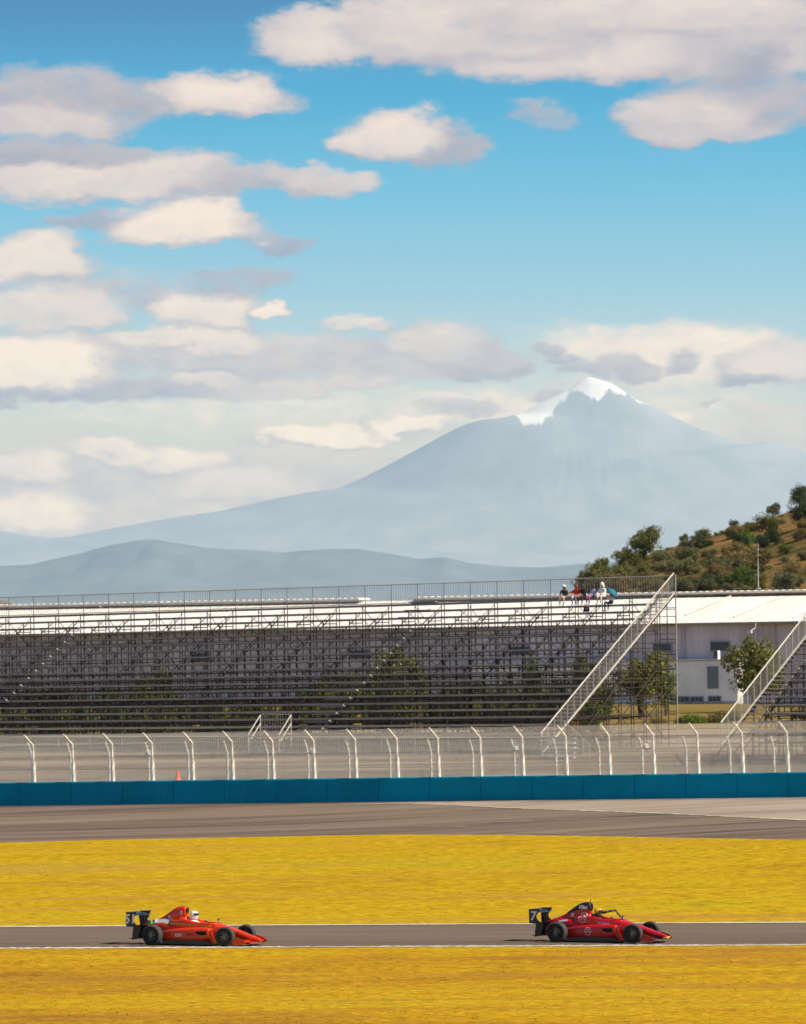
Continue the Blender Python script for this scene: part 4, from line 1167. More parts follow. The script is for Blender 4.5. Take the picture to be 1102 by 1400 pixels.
# traffic cone on the dirt behind the wall
def cone():
    p = hit(243, 1067.5, near=300); r = empty("traffic_cone", p, .3, 0, "orange traffic cone standing on the dirt behind the blue wall", "cone")
    M_OR = mat("orange_cone", (.85, .10, .015), .5)
    mb = MB(); pr = [(.19, .03), (.17, .06), (.10, .28), (.06, .46), (.045, .52), (.03, .53)]
    mb.rings([[(a * math.cos(t * math.pi / 8), a * math.sin(t * math.pi / 8), z) for t in range(16)] for a, z in pr]); mb.build("body", M_OR, r, smooth=True)
    mb = MB(); mb.box((0, 0, .018), (.42, .42, .036)); mb.build("base", mat("pale_rubber", (.6, .5, .45), .8), r)
cone()

# ------------------------------------------------------------------ bodies (drivers, spectators): one skinned surface
def skin_body(name, joints, bones, radii, mats, regions, sub=2):
    """JOINTS {name: (x, y, z)}, BONES [(a, b)], RADII {name: r}; REGIONS {bone index: material index}"""
    names = list(joints); idx = {n: i for i, n in enumerate(names)}
    me = bpy.data.meshes.new(name); me.from_pydata([joints[n] for n in names], [(idx[a], idx[b]) for a, b in bones], [])
    ob = bpy.data.objects.new(name, me); COL.objects.link(ob)
    sk = ob.modifiers.new("skin", 'SKIN'); sk.use_smooth_shade = True
    for i, n in enumerate(names):
        r = radii[n]; r = r if isinstance(r, tuple) else (r, r)
        me.skin_vertices[0].data[i].radius = r
        me.skin_vertices[0].data[i].use_root = (i == 0)
    sb = ob.modifiers.new("sub", 'SUBSURF'); sb.levels = sub; sb.render_levels = sub
    dg = bpy.context.evaluated_depsgraph_get()
    out = bpy.data.meshes.new_from_object(ob.evaluated_get(dg))
    bpy.data.objects.remove(ob); bpy.data.meshes.remove(me)
    out.name = name
    out.materials.clear()
    for m in mats: out.materials.append(m)
    seg = [(Vector(joints[a]), Vector(joints[b])) for a, b in bones]
    for f in out.polygons:
        c = f.center; best = 1e9; bi = 0
        for i, (a, b) in enumerate(seg):
            ab = b - a; t = max(0, min(1, (c - a).dot(ab) / max(ab.length_squared, 1e-9))); d = (c - a - ab * t).length
            if d < best: best = d; bi = i
        f.material_index = regions.get(bi, 0)
    out.polygons.foreach_set('use_smooth', [True] * len(out.polygons))
    return out
def add_hand(J, Bn, R, s, wrist, dirv, up, r0=.009):
    """a palm with four unequal bent fingers and a thumb leaving its side"""
    w = Vector(wrist); d = Vector(dirv).normalized(); u = Vector(up).normalized(); sd = d.cross(u).normalized() * (1 if s == 'l' else -1)
    palm = s + 'palm'; J[palm] = tuple(w + d * .06); R[palm] = (.034, .018); Bn.append((s + 'wrist', palm))
    for i, (o, ln) in enumerate(((-.030, .062), (-.010, .074), (.011, .070), (.030, .055))):
        a = w + d * .095 + sd * o; b = a + d * ln * .55 - u * ln * .25; c = b + d * ln * .25 - u * ln * .45
        for k, q in enumerate((a, b, c)):
            n = f'{s}f{i}{k}'; J[n] = tuple(q); R[n] = r0 if k < 2 else r0 * .8
            Bn.append(((palm if k == 0 else f'{s}f{i}{k-1}'), n))
    a = w + d * .04 - sd * .045; b = a + d * .035 - sd * .012 - u * .015
    J[s + 't0'] = tuple(a); J[s + 't1'] = tuple(b); R[s + 't0'] = r0; R[s + 't1'] = r0 * .85
    Bn += [(palm, s + 't0'), (s + 't0', s + 't1')]

SKIN = mat("skin", (.45, .25, .16), .55)
SKIN2 = mat("skin_tan", (.33, .18, .11), .55)

def cloth(name, c): return mat("cloth_" + name, c, .85, var=.15, scale=8)
def seated(px, k, label, top, legs, hair=None, hat=None, hood=None, lean=(0, 0), arms='lap', knees=(.42, .40), turn=0.0, foot=None, skin=SKIN, dzz=0.0, bare_arm=False, shoe=(.6, .58, .55), scale=1.0):
    """a spectator sitting on bench K of the long stand, facing the track (local -Y)"""
    u = u_at(S1_O, px, 815, k, -1)
    Mx = Matrix.Translation(S1_O) @ Matrix.Rotation(-PHI, 4, 'Z') @ Matrix.Rotation(-0.006, 4, 'Y')
    seat = Mx @ Vector((XA(u), RUN * k, RISE * k * (1 + .00174 * XA(u))))
    root = empty("person", seat + Vector((0, 0, dzz)), -PHI + turn, 0, label, "person", None); root.scale = (scale,) * 3
    lx, ly = lean
    J = {}; B = []; R = {}
    def j(n, p, r): J[n] = p; R[n] = r
    j('pelvis', (0, 0, .11), (.16, .125)); j('belly', (lx * .35, ly * .35 + .02, .27), (.145, .11)); j('chest', (lx * .7, ly * .7 + .01, .43), (.16, .115)); j('neck', (lx * .92, ly * .95 - .01, .565), .056)
    j('jaw', (lx, ly - .035, .645), .070); j('head', (lx * 1.04, ly - .03, .735), (.083, .098)); j('crown', (lx * 1.05, ly - .015, .81), .06); j('nose', (lx, ly - .135, .69), .013)
    B += [('pelvis', 'belly'), ('belly', 'chest'), ('chest', 'neck'), ('neck', 'jaw'), ('jaw', 'head'), ('head', 'crown'), ('head', 'nose')]
    for s, sx in (('l', 1), ('r', -1)):
        kx = .13 if s == 'l' else .12; kn = knees[0 if s == 'l' else 1]
        j(s + 'hip', (sx * .095, -.04, .10), .088); j(s + 'knee', (sx * kx, -kn, .12), .062)
        fy = -kn - .03 if foot is None else foot[0 if s == 'l' else 1]
        j(s + 'calf', (sx * kx, (-kn + fy) / 2 + .03, -.10), .055); j(s + 'ankle', (sx * kx, fy + .02, -.345), .038); j(s + 'toe', (sx * kx * 1.1, fy - .13, -.385), .036)
        B += [('pelvis', s + 'hip'), (s + 'hip', s + 'knee'), (s + 'knee', s + 'calf'), (s + 'calf', s + 'ankle'), (s + 'ankle', s + 'toe')]
        sh = (lx * .8 + sx * .185, ly * .8 + .01, .475)
        if arms == 'lap': el = (lx * .6 + sx * .25, -.10 + ly * .4, .25); wr = (sx * .10, -.30, .215)
        elif arms == 'knees': el = (sx * .24, -.18, .26); wr = (sx * .14, -.40, .21)
        elif arms == 'hold': el = (sx * .25, -.12, .32); wr = (sx * .06 + .16, -.20, .48)
        else: el = (sx * .26, -.04, .26); wr = (sx * .20, -.24, .22)
        j(s + 'shoulder', sh, .068); j(s + 'elbow', el, .050); j(s + 'wrist', wr, .032)
        B += [('chest', s + 'shoulder'), (s + 'shoulder', s + 'elbow'), (s + 'elbow', s + 'wrist')]
        dv = (Vector(wr) - Vector(el)).normalized(); add_hand(J, B, R, s, wr, (dv.x, dv.y, dv.z - .2), (0, 0, 1))
    reg = {}
    for i, (a, b) in enumerate(B):
        if b in ('jaw', 'head', 'crown', 'nose'): reg[i] = 0
        elif a == 'chest' and b == 'neck': reg[i] = 1
        elif b.endswith('hip') or b.endswith('knee') or b.endswith('calf') or b.endswith('ankle'): reg[i] = 2
        elif b.endswith('toe'): reg[i] = 3
        elif b in ('belly', 'chest') or b.endswith('shoulder') or b.endswith('elbow') or (b.endswith('wrist') and not bare_arm): reg[i] = 1
        else: reg[i] = 0
    body = link("body", skin_body("body", J, B, R, [skin, top, legs, mat("shoe%.2f%.2f" % shoe[:2], shoe, .6)], reg), root)
    hc = Vector(J['head'])
    mb = MB()
    for sx in (-1, 1): mb.ball((hc.x + sx * .034, hc.y - .094, hc.z - .012), .011, 8, 5, sy=.5)
    mb.build("eyes", mat("eye", (.02, .015, .012), .3), root, smooth=True)
    mb = MB(); mb.ball((hc.x, hc.y - .098, hc.z - .083), .022, 8, 5, sy=.35, sz=.3); mb.build("mouth", mat("lips", (.33, .12, .10), .5), root, smooth=True)
    def cap_mesh(r, drop, back):
        m_ = MB(); rg = []
        for a in range(8):
            t = math.pi * .5 * (1 - a / 7.0)
            ring = []
            for q in range(18):
                th = 2 * math.pi * q / 18; fr = -math.sin(th)      # +1 at the face
                zz = math.sin(math.pi / 2 - t); rr = math.cos(math.pi / 2 - t)
                low = (drop if fr < .35 else drop * .12) * (t / (math.pi / 2)) ** 3
                ring.append((hc.x + r * rr * math.cos(th) * .93, hc.y + .012 + r * rr * math.sin(th) * 1.05 + (back * low), hc.z + .015 + r * zz - low))
            rg.append(ring)
        m_.rings(rg); return m_
    if hair:
        cap_mesh(.112, hair[1], .1).build("hair", mat("hair%.2f%.2f" % hair[0][:2], hair[0], .6), root, smooth=True)
    if hat:
        m_ = cap_mesh(.122, .03, 0); m_.rings([[(hc.x + .12 * math.cos(t * math.pi / 8), hc.y - .02 + (.13 + .05 * (math.sin(t * math.pi / 8) < 0)) * math.sin(t * math.pi / 8), hc.z + z) for t in range(16)] for z in (.025, .037)])
        m_.build("hat", hat, root, smooth=True)
    if hood:
        m_ = cap_mesh(.128, .17, .15); m_.build("hood", hood, root, smooth=True)
    return root, Mx, u

BLK = cloth("black", (.022, .02, .024)); NAVY = cloth("navy", (.03, .045, .10)); CREAM = cloth("cream", (.62, .50, .42)); WHT = cloth("white", (.82, .76, .72)); REDC = cloth("red", (.60, .05, .03))
LILAC = cloth("lilac", (.50, .48, .70)); PURP = cloth("purple", (.36, .16, .34)); PALE = cloth("pale_blue", (.56, .60, .72)); BROWN = cloth("dark_brown", (.07, .05, .045)); PINKW = cloth("pinkish_white", (.78, .68, .74))
seated(772.5, 21, "person in dark top, cream trousers and a white hat, sitting apart on the top bench", BLK, CREAM, hair=((.10, .04, .025), .16), hat=WHT, arms='lap', lean=(.02, -.04))
seated(789.5, 21, "person with red scarf and dark vest over pale trousers, on the top bench", REDC, PALE, hair=((.22, .03, .015), .2), arms='knees', lean=(.02, -.08), bare_arm=False)
seated(799.5, 21, "person dressed all in black with dark hair, leaning forward on the top bench", BLK, BROWN, hair=((.03, .018, .015), .2), arms='knees', lean=(0, -.12), knees=(.40, .46), turn=-.2)
seated(811.5, 21, "person in lilac top and pinkish purple trousers with long dark hair", LILAC, PURP, hair=((.035, .02, .018), .24), arms='side', lean=(.05, .02), turn=-.35, knees=(.46, .42))
seated(825.5, 21, "person in a white hooded jacket and white trousers on the top bench", WHT, WHT, hood=WHT, arms='knees', lean=(.0, -.06), knees=(.44, .40), turn=-.15, scale=1.08)
_pr, _Mx, _u6 = seated(836.5, 20, "person in pinkish white shirt and navy skirt sitting under the teal umbrella", PINKW, NAVY, hair=((.04, .025, .02), .2), arms='hold', lean=(.10, -.06), turn=-.45, knees=(.36, .40), shoe=(.5, .5, .5))
# dark vest and scarf details
def umbrella():
    base = _pr.matrix_world.translation if False else Vector(_pr.location)
    hand = base + Matrix.Rotation(-PHI - .45, 3, 'Z') @ Vector((.16, -.27, .50))
    r = empty("umbrella", hand, -PHI, 0, "teal blue umbrella tilted over the last person on the benches", "umbrella"); 
    tilt = Matrix.Rotation(rad(38), 4, 'Y') @ Matrix.Rotation(rad(-12), 4, 'X')
    mb = MB(); n = 8; RR = .46; rg = []
    for a in range(7):
        t = a / 6 * rad(66); ring = []
        for q in range(n * 3):
            th = 2 * math.pi * q / (n * 3); sc = 1 - .05 * (a / 6) * (1 - abs(math.cos(th * n / 2)))
            ring.append(tilt @ Vector((RR * math.sin(t) / math.sin(rad(66)) * math.cos(th) * sc, RR * math.sin(t) / math.sin(rad(66)) * math.sin(th) * sc, .48 + .30 * (math.cos(t) - math.cos(rad(66))) / (1 - math.cos(rad(66))) - .30)))
        rg.append(ring)
    mb.rings(rg, cap=False)
    cn = mb.build("canopy", mat("teal_fabric", (.008, .11, .19), .7), r, smooth=True)
    md = cn.modifiers.new("thick", 'SOLIDIFY'); md.thickness = .008
    mb = MB(); mb.tube(tilt @ Vector((0, 0, -.12)), tilt @ Vector((0, 0, .50)), .011); mb.build("shaft", M_GALV, r)
    for q in range(n):
        th = 2 * math.pi * q / n; mb = MB(); mb.tube(tilt @ Vector((0, 0, .44)), tilt @ Vector((RR * .93 * math.cos(th), RR * .93 * math.sin(th), .20)), .005, n=4); mb.build("rib", M_GALV, r)
umbrella()
def bag():
    k = 20; u = u_at(S1_O, 807, 828, k, -1)
    p = _Mx @ Vector((XA(u), RUN * 20 - .46, RISE * 19 * (1 + .00174 * XA(u)) + .01))
    r = empty("backpack", p, -PHI + .3, 0, "small black backpack on the foot plank below the spectators", "bag")
    mb = MB(); mb.rings([[(w * math.cos(t * math.pi / 7), d * math.sin(t * math.pi / 7), z) for t in range(14)] for w, d, z in ((.15, .10, .01), (.19, .13, .08), (.18, .12, .28), (.13, .08, .38), (.05, .03, .41))]); mb.build("body", BLK, r, smooth=True)
    mb = MB(); mb.ball((0, -.12, .14), .09, sy=.5); mb.build("pocket", mat("dark_grey_cloth", (.05, .05, .055), .8), r, smooth=True)
    mb = MB(); mb.path([(-.05, 0, .39), (-.03, 0, .45), (.03, 0, .45), (.05, 0, .39)], .01, n=5); mb.build("handle", BLK, r)
bag()

# ------------------------------------------------------------------ single seater racing cars
def catmull(st, n=4):
    st = [np.array(s, float) for s in st]; out = []
    for i in range(len(st) - 1):
        p0 = st[max(0, i - 1)]; p1 = st[i]; p2 = st[i + 1]; p3 = st[min(len(st) - 1, i + 2)]
        for k in range(n):
            t = k / n
            out.append(.5 * ((2 * p1) + (-p0 + p2) * t + (2 * p0 - 5 * p1 + 4 * p2 - p3) * t * t + (-p0 + 3 * p1 - 3 * p2 + p3) * t ** 3))
    out.append(st[-1]); return out
def loft(mb, st, n=24, sub=4, m=0):
    """stations (x, yc, half width, z bottom, z top, exponent)"""
    rg = []
    for x, yc, hw, zb, zt, e in catmull(st, sub):
        hw = max(hw, .003); ring = []
        for k in range(n):
            t = 2 * math.pi * k / n; c, s = math.cos(t), math.sin(t)
            ring.append((x, yc + hw * math.copysign(abs(c) ** (2 / e), c), (zb + zt) / 2 + max(.002, (zt - zb) / 2) * math.copysign(abs(s) ** (2 / e), s)))
        rg.append(ring)
    mb.rings(rg, m)
_txt = {}
def text_faces(s, size, shear=0.0, bold=0.0):
    """flat lettering as 2-D vertices and faces"""
    cu = bpy.data.curves.new("lettering", 'FONT'); cu.body = s; cu.size = size; cu.shear = shear; cu.offset = bold; cu.align_x = 'CENTER'; cu.align_y = 'CENTER'; cu.resolution_u = 4
    ob = bpy.data.objects.new("lettering", cu); COL.objects.link(ob)
    dg = bpy.context.evaluated_depsgraph_get(); me = bpy.data.meshes.new_from_object(ob.evaluated_get(dg))
    bm = bmesh.new(); bm.from_mesh(me); bmesh.ops.triangulate(bm, faces=bm.faces); bmesh.ops.subdivide_edges(bm, edges=[e for e in bm.edges if e.calc_length() > size * .25], cuts=1); bm.to_mesh(me); bm.free()
    v = [(p.co.x, p.co.y) for p in me.vertices]; f = [tuple(p.vertices) for p in me.polygons]
    bpy.data.objects.remove(ob); bpy.data.curves.remove(cu); bpy.data.meshes.remove(me)
    return v, f
def ring_faces(r0, r1, a0, a1, n=24, sx=1.0):
    v = []; f = []
    for i in range(n + 1):
        t = rad(a0 + (a1 - a0) * i / n); v += [(r0 * math.cos(t) * sx, r0 * math.sin(t)), (r1 * math.cos(t) * sx, r1 * math.sin(t))]
    for i in range(n): f.append((2 * i, 2 * i + 1, 2 * i + 3, 2 * i + 2))
    return v, f
def decal(name, vf, cx, cz, bvhs, material, parent, side=-1, off=.006, rot=0.0, flat_y=None):
    """lay flat lettering on the flank seen from SIDE (-1: the car's nearer flank); x runs with the car"""
    v, f = vf; V = []; c, s = math.cos(rot), math.sin(rot)
    for a, b in v:
        x = cx + (a * c - b * s) * (1 if side < 0 else -1); z = cz + a * s + b * c
        if flat_y is not None: y = flat_y
        else:
            hs = [b.ray_cast(Vector((x, side * 2.0, z)), Vector((0, -side, 0)))[0] for b in bvhs]; hs = [q.y for q in hs if q is not None]
            y = (max(hs, key=lambda q: q * side) + side * off) if hs else None
        V.append((x, y, z))
    ys = [q[1] for q in V if q[1] is not None]
    if not ys: return None
    V = [(x, (y if y is not None else np.mean(ys)), z) for x, y, z in V]
    me = bpy.data.meshes.new(name); me.from_pydata(V, [], f); me.materials.append(material)
    return link(name, me, parent)

M_RUB = mat("tyre_rubber", (.016, .015, .014), .85, var=.2, scale=5)
M_TREAD = mat("dusty_tyre_tread", (.055, .05, .042), .9, var=.25, scale=4)
M_RIM = mat("dark_rim", (.03, .03, .032), .35, metal=.7)
M_RIMB = mat("rim_spoke", (.16, .155, .15), .3, metal=.8)
M_CARB = mat("black_carbon", (.012, .012, .014), .32, spec=.5)
M_WING = mat("wing_top", (.035, .045, .055), .18, spec=.6)
M_WTX = mat("white_lettering", (.75, .75, .78), .5)
def wheel_meshes(r, w, tag_):
    mb = MB(); pr = [(-w / 2 + .012, r * .60), (-w / 2, r * .72), (-w / 2 + .008, r * .88), (-w / 2 + .035, r * .975), (-w * .2, r), (w * .2, r), (w / 2 - .035, r * .975), (w / 2 - .008, r * .88), (w / 2, r * .72), (w / 2 - .012, r * .60)]
    n = 36; rg = [[(a * math.cos(2 * math.pi * k / n), y, a * math.sin(2 * math.pi * k / n)) for k in range(n)] for y, a in pr]
    i0 = len(mb.f); mb.rings(rg, 0, cap=False)
    for q in range(i0, len(mb.f)):
        band = (q - i0) // n
        if 2 <= band <= 6: mb.m[q] = 1
    mb.rings([[(r * .60 * math.cos(2 * math.pi * k / n), y, r * .60 * math.sin(2 * math.pi * k / n)) for k in range(n)] for y in (-w / 2 + .03, w / 2 - .03)], 0)
    ty = mb.mesh("wheel", [M_RUB, M_TREAD], smooth=True)
    mb = MB()
    for sd in (-1, 1):
        y = sd * (w / 2 - .012)
        mb.rings([[(a * math.cos(2 * math.pi * k / n), y + d * sd, a * math.sin(2 * math.pi * k / n)) for k in range(n)] for a, d in ((r * .615, .0), (r * .60, .012), (r * .555, .012), (r * .53, -.02))], 0, cap=False)
        for k in range(10):
            t = 2 * math.pi * k / 10
            mb.tube((r * .10 * math.cos(t), y - .012 * sd, r * .10 * math.sin(t)), (r * .55 * math.cos(t + .12), y - .006 * sd, r * .55 * math.sin(t + .12)), .017, .013, n=5, m=1)
        mb.rings([[(.04 * math.cos(2 * math.pi * k / 12), y + d * sd, .04 * math.sin(2 * math.pi * k / 12)) for k in range(12)] for d in (-.02, .015)], 1)
    return ty, mb.mesh("rim", [M_RIM, M_RIMB])
WF = wheel_meshes(.315, .22, "f"); WR = wheel_meshes(.325, .29, "r")

def race_car(px, py, yaw, label, paint, dark_paint, number, opts):
    loc = on_plane(px, py, 0.03)
    root = empty("race_car", loc, -yaw, 0, label, "race car")
    tip = opts.get('tip')
    # monocoque, nose and tail
    mb = MB()
    loft(mb, [(2.17, 0, .045, .15, .215, 2.6), (2.08, 0, .085, .125, .265, 2.8), (1.75, 0, .13, .16, .375, 3.0), (1.35, 0, .175, .18, .515, 3.2), (1.0, 0, .22, .16, .615, 3.4), (.72, 0, .27, .11, .695, 3.4), (.60, 0, .30, .08, .70, 3.6), (.52, 0, .32, .06, .56, 4.0), (.2, 0, .36, .06, .53, 4.0), (-.3, 0, .37, .06, .54, 4.0), (-.48, 0, .36, .06, .66, 3.4), (-.8, 0, .33, .07, .70, 3.0), (-1.2, 0, .27, .10, .75, 2.8), (-1.6, 0, .21, .15, .70, 2.6), (-1.95, 0, .10, .22, .47, 2.4)])
    body = mb.build("body", paint, root, smooth=True)
    # cockpit sides and head rest
    mb = MB()
    for s in (-1, 1): loft(mb, [(.72, s * .20, .05, .56, .70, 2.4), (.5, s * .27, .06, .50, .715, 2.6), (.1, s * .30, .065, .46, .74, 2.6), (-.3, s * .30, .075, .46, .82, 2.6), (-.6, s * .24, .09, .46, .80, 2.4), (-.9, s * .16, .10, .5, .80, 2.2)])
    loft(mb, [(-.36, 0, .15, .5, .86, 2.6), (-.42, 0, .22, .5, .90, 2.6), (-.62, 0, .22, .5, .92, 2.6)])
    cs = mb.build("cockpit_side", paint, root, smooth=True)
    # engine cover with roll hoop and air box
    mb = MB()
    loft(mb, [(-.43, 0, .125, .75, 1.17, 2.6), (-.47, 0, .135, .72, 1.215, 2.6), (-.62, 0, .13, .6, 1.225, 2.5), (-.85, 0, .115, .55, 1.15, 2.4), (-1.1, 0, .10, .5, .985, 2.3), (-1.4, 0, .085, .42, .82, 2.2), (-1.75, 0, .06, .38, .69, 2.0), (-2.0, 0, .03, .38, .61, 2.0)])
    ec = mb.build("engine_cover", paint, root, smooth=True)
    if opts.get('airbox'):
        mb = MB(); loft(mb, [(-.40, 0, .135, .99, 1.17, 3), (-.44, 0, .15, .97, 1.235, 3), (-.62, 0, .145, .97, 1.25, 2.8), (-.85, 0, .13, .965, 1.17, 2.6), (-1.05, 0, .11, .93, 1.035, 2.4), (-1.2, 0, .09, .88, .94, 2.2)])
        ab = mb.build("air_box", M_CARB, root, smooth=True)
    else: ab = ec
    mb = MB(); mb.rings([[(-.395 - .05 * q, .09 * math.cos(t * math.pi / 8), 1.09 + .085 * math.sin(t * math.pi / 8)) for t in range(16)] for q in (0, 1)]); mb.build("air_intake", mat("deep_black", (.004, .004, .004), .9), root)
    # side pods
    mb = MB()
    for s in (-1, 1):
        loft(mb, [(.66, s * .50, .15, .26, .55, 3.6), (.60, s * .50, .17, .20, .575, 3.6), (.35, s * .49, .20, .14, .585, 3.4), (0, s * .485, .205, .10, .575, 3.2), (-.45, s * .46, .19, .10, .545, 3.0), (-.85, s * .41, .15, .11, .49, 2.8), (-1.15, s * .34, .09, .13, .42, 2.5), (-1.35, s * .29, .03, .16, .36, 2.2)])
    sp = mb.build("side_pod", paint, root, smooth=True)
    for s in (-1, 1):
        mb = MB(); loft(mb, [(.668, s * .50, .115, .31, .50, 3.4), (.64, s * .50, .12, .30, .51, 3.4)]); loft(mb, [(.60, s * .655, .02, .36, .475, 2.4), (.40, s * .69, .018, .34, .48, 2.4), (.22, s * .695, .01, .40, .45, 2.2)], sub=3)
        mb.build("pod_inlet", MATS["deep_black"], root, smooth=True)
    mb = MB()
    for s in (-1, 1): mb.plate([(.92, .09), (.74, .46), (.60, .50), (.66, .28), (.80, .07)], s * .60, s * .63)
    mb.build("turning_vane", paint, root)
    mb = MB(); mb.box((-.35, 0, .055), (2.5, 1.34, .025)); mb.box((1.05, 0, .06), (.4, .5, .02)); mb.build("floor", M_CARB, root)
    mb = MB()
    for s in (-1, 1): mb.box((-.25, s * .685, .085), (1.1, .02, .03))
    mb.build("floor_edge", mat("bare_metal_edge", (.35, .36, .36), .4, metal=.6), root)
    mb = MB()
    for s in (-1, 1): mb.plate([(.70, .06), (.72, .14), (.3, .19), (-.4, .18), (-.95, .15), (-1.0, .06)], s * .70, s * .66)
    mb.build("lower_skirt", M_CARB, root)
    # rear wing, its supports and the gearbox end
    for s in (-1, 1):
        mb = MB(); mb.plate([(-2.36, 1.03), (-1.97, 1.04), (-2.02, .93), (-2.10, .84), (-2.10, .74), (-2.03, .66), (-1.93, .60), (-1.97, .565), (-2.35, .575)], s * .505, s * .485)
        ep = mb.build("wing_endplate", M_CARB, root)
        decal("number", text_faces(number, .40, .10, .012), -2.215 + (0 if s < 0 else .02), .80, None, M_WTX, ep, side=s, flat_y=s * .509)
    mb = MB()
    for (x0, z0, ch, dz) in ((-2.20, .965, .20, .055), (-2.03, .93, .17, .03)):
        prof = [(x0 - ch * .9, z0 + dz), (x0 - ch * .3, z0 + dz * .45), (x0 + ch * .35, z0 + .012), (x0 + ch * .4, z0 - .006), (x0 - ch * .3, z0 + dz * .3 - .012), (x0 - ch * .9, z0 + dz - .012)]
        mb.plate(prof, -.484, .484)
    mb.build("rear_wing", M_WING, root)
    mb = MB()
    mb.plate([(-2.1, .60), (-1.8, .62), (-1.8, .18), (-2.22, .15), (-2.2, .45)], -.07, .07)
    for s in (-1, 1):
        mb.plate([(-2.20, .60), (-1.95, .62), (-1.98, .40), (-2.08, .16), (-2.26, .14)], s * .30, s * .28); mb.plate([(-2.12, .97), (-2.04, .97), (-1.95, .55), (-2.05, .55)], s * .10, s * .085)
    mb.box((-2.14, 0, .57), (.16, .97, .018)); mb.box((-2.1, 0, .19), (.3, 1.0, .02)); mb.box((-2.28, 0, .34), (.06, .12, .09))
    mb.build("diffuser", M_CARB, root)
    # front wing
    mb = MB()
    for (xa, za, ch, sw) in ((2.02, .115, .24, .16), (1.84, .15, .15, .12)):
        for s in (-1, 1):
            r1 = [(xa + ch * .5, s * .05, za), (xa + ch * .1, s * .05, za + .02), (xa - ch * .5, s * .05, za + .035), (xa - ch * .5, s * .05, za + .022), (xa + ch * .1, s * .05, za - .006)]
            r2 = [(x - sw, s * .76, z + .03) for x, y, z in r1]; mb.rings([r1, r2])
    fw = mb.build("front_wing", opts.get('wing_mat', M_CARB), root)
    mb = MB()
    for s in (-1, 1): mb.plate([(2.04, .12), (1.98, .20), (1.70, .30), (1.56, .28), (1.56, .07), (1.9, .06)], s * .765, s * .748)
    mb.build("front_endplate", opts.get('fend', paint), root)
    if tip:
        mb = MB(); loft(mb, [(2.19, 0, .04, .145, .20, 2.6), (2.12, 0, .075, .12, .205, 2.8), (2.05, 0, .092, .12, .17, 3)])
        for s in (1,): mb.rings([[(2.145, s * .05, .112), (2.10, s * .05, .14), (2.10, s * .05, .10)], [(1.985, s * .755, .142), (1.94, s * .755, .17), (1.94, s * .755, .13)]])
        mb.build("nose_tip", tip, root, smooth=False)
    # suspension
    mb = MB()
    for s in (-1, 1):
        for a, b in (((1.50, .16, .44), (1.32, .64, .40)), ((1.08, .2, .46), (1.30, .64, .40)), ((1.52, .15, .2), (1.32, .66, .17)), ((1.06, .2, .18), (1.30, .66, .17)), ((1.22, .19, .52), (1.30, .6, .2)), ((1.36, .17, .3), (1.42, .64, .3)),
                     ((-1.05, .26, .46), (-1.28, .62, .42)), ((-1.55, .18, .46), (-1.32, .62, .42)), ((-1.0, .26, .18), (-1.28, .64, .17)), ((-1.6, .16, .2), (-1.32, .64, .17)), ((-1.2, .25, .5), (-1.3, .58, .2)), ((-1.30, .1, .33), (-1.3, .66, .32))):
            mb.tube((a[0], s * a[1], a[2]), (b[0], s * b[1], b[2]), .014, n=6)
        for x, y in ((1.3, .60), (-1.3, .60)): mb.box((x, s * y, .30), (.12, .05, .30))
    mb.build("suspension", M_CARB, root)
    for s in (-1, 1):
        for x, W_, y, r in ((1.3, WF, .735, .315), (-1.3, WR, .715, .325)):
            wh_ = link("wheel", W_[0], root, (x, s * y, r)); wh_.rotation_euler = (0, random.uniform(0, 6), rad(2.5) if x > 0 else 0); link("rim", W_[1], wh_)
    # mirrors
    for s in (-1, 1):
        mb = MB(); mb.ball((.46, s * .47, .79), .045, sx=.7, sy=1.3, sz=.75); mb.tube((.52, s * .27, .70), (.47, s * .44, .79), .012); mb.build("mirror", opts.get('mirror', M_CARB), root, smooth=True)
    # steering wheel
    mb = MB(); mb.path([(.40 - .02 * math.sin(t * math.pi / 6), .12 * math.cos(t * math.pi / 6), .60 + .09 * math.sin(t * math.pi / 6)) for t in range(13)], .014); mb.tube((.55, 0, .56), (.40, 0, .60), .02); mb.build("steering_wheel", M_CARB, root)
    if opts.get('halo'):
        mb = MB(); pts = [(-.36, .27, .76), (-.22, .29, .86), (.02, .27, .93), (.26, .19, .985), (.38, .09, 1.0), (.41, 0, 1.0)]
        pts = pts + [(x, -y, z) for x, y, z in reversed(pts[:-1])]
        mb.path(pts, .030, n=8); mb.path([(.41, 0, 1.0), (.50, 0, .88), (.68, 0, .69)], .024, n=8)
        for p in pts: mb.ball(p, .030, 8, 5)
        mb.build("halo", M_CARB, root, smooth=True)
    if opts.get('camera'):
        mb = MB(); mb.tube((-.46, 0, 1.22), (-.42, 0, 1.345), .012); mb.ball((-.40, 0, 1.17), .045); mb.build("antenna", M_CARB, root, smooth=True)
    bv = {}
    for nm, o in (('pod', sp), ('cover', ec), ('body', body), ('side', cs), ('air', ab)):
        bv[nm] = BVHTree.FromPolygons([v.co for v in o.data.vertices], [tuple(p.vertices) for p in o.data.polygons])
    par = dict(pod=sp, cover=ec, body=body, side=cs, air=ab)
    for s in (-1, 1):
        for (nm, on, vf, x, z, m_, rt) in opts['decals']: decal(nm, vf, x, z, list(bv.values()), m_, par[on], side=s, rot=rt if s < 0 else -rt)
    return root

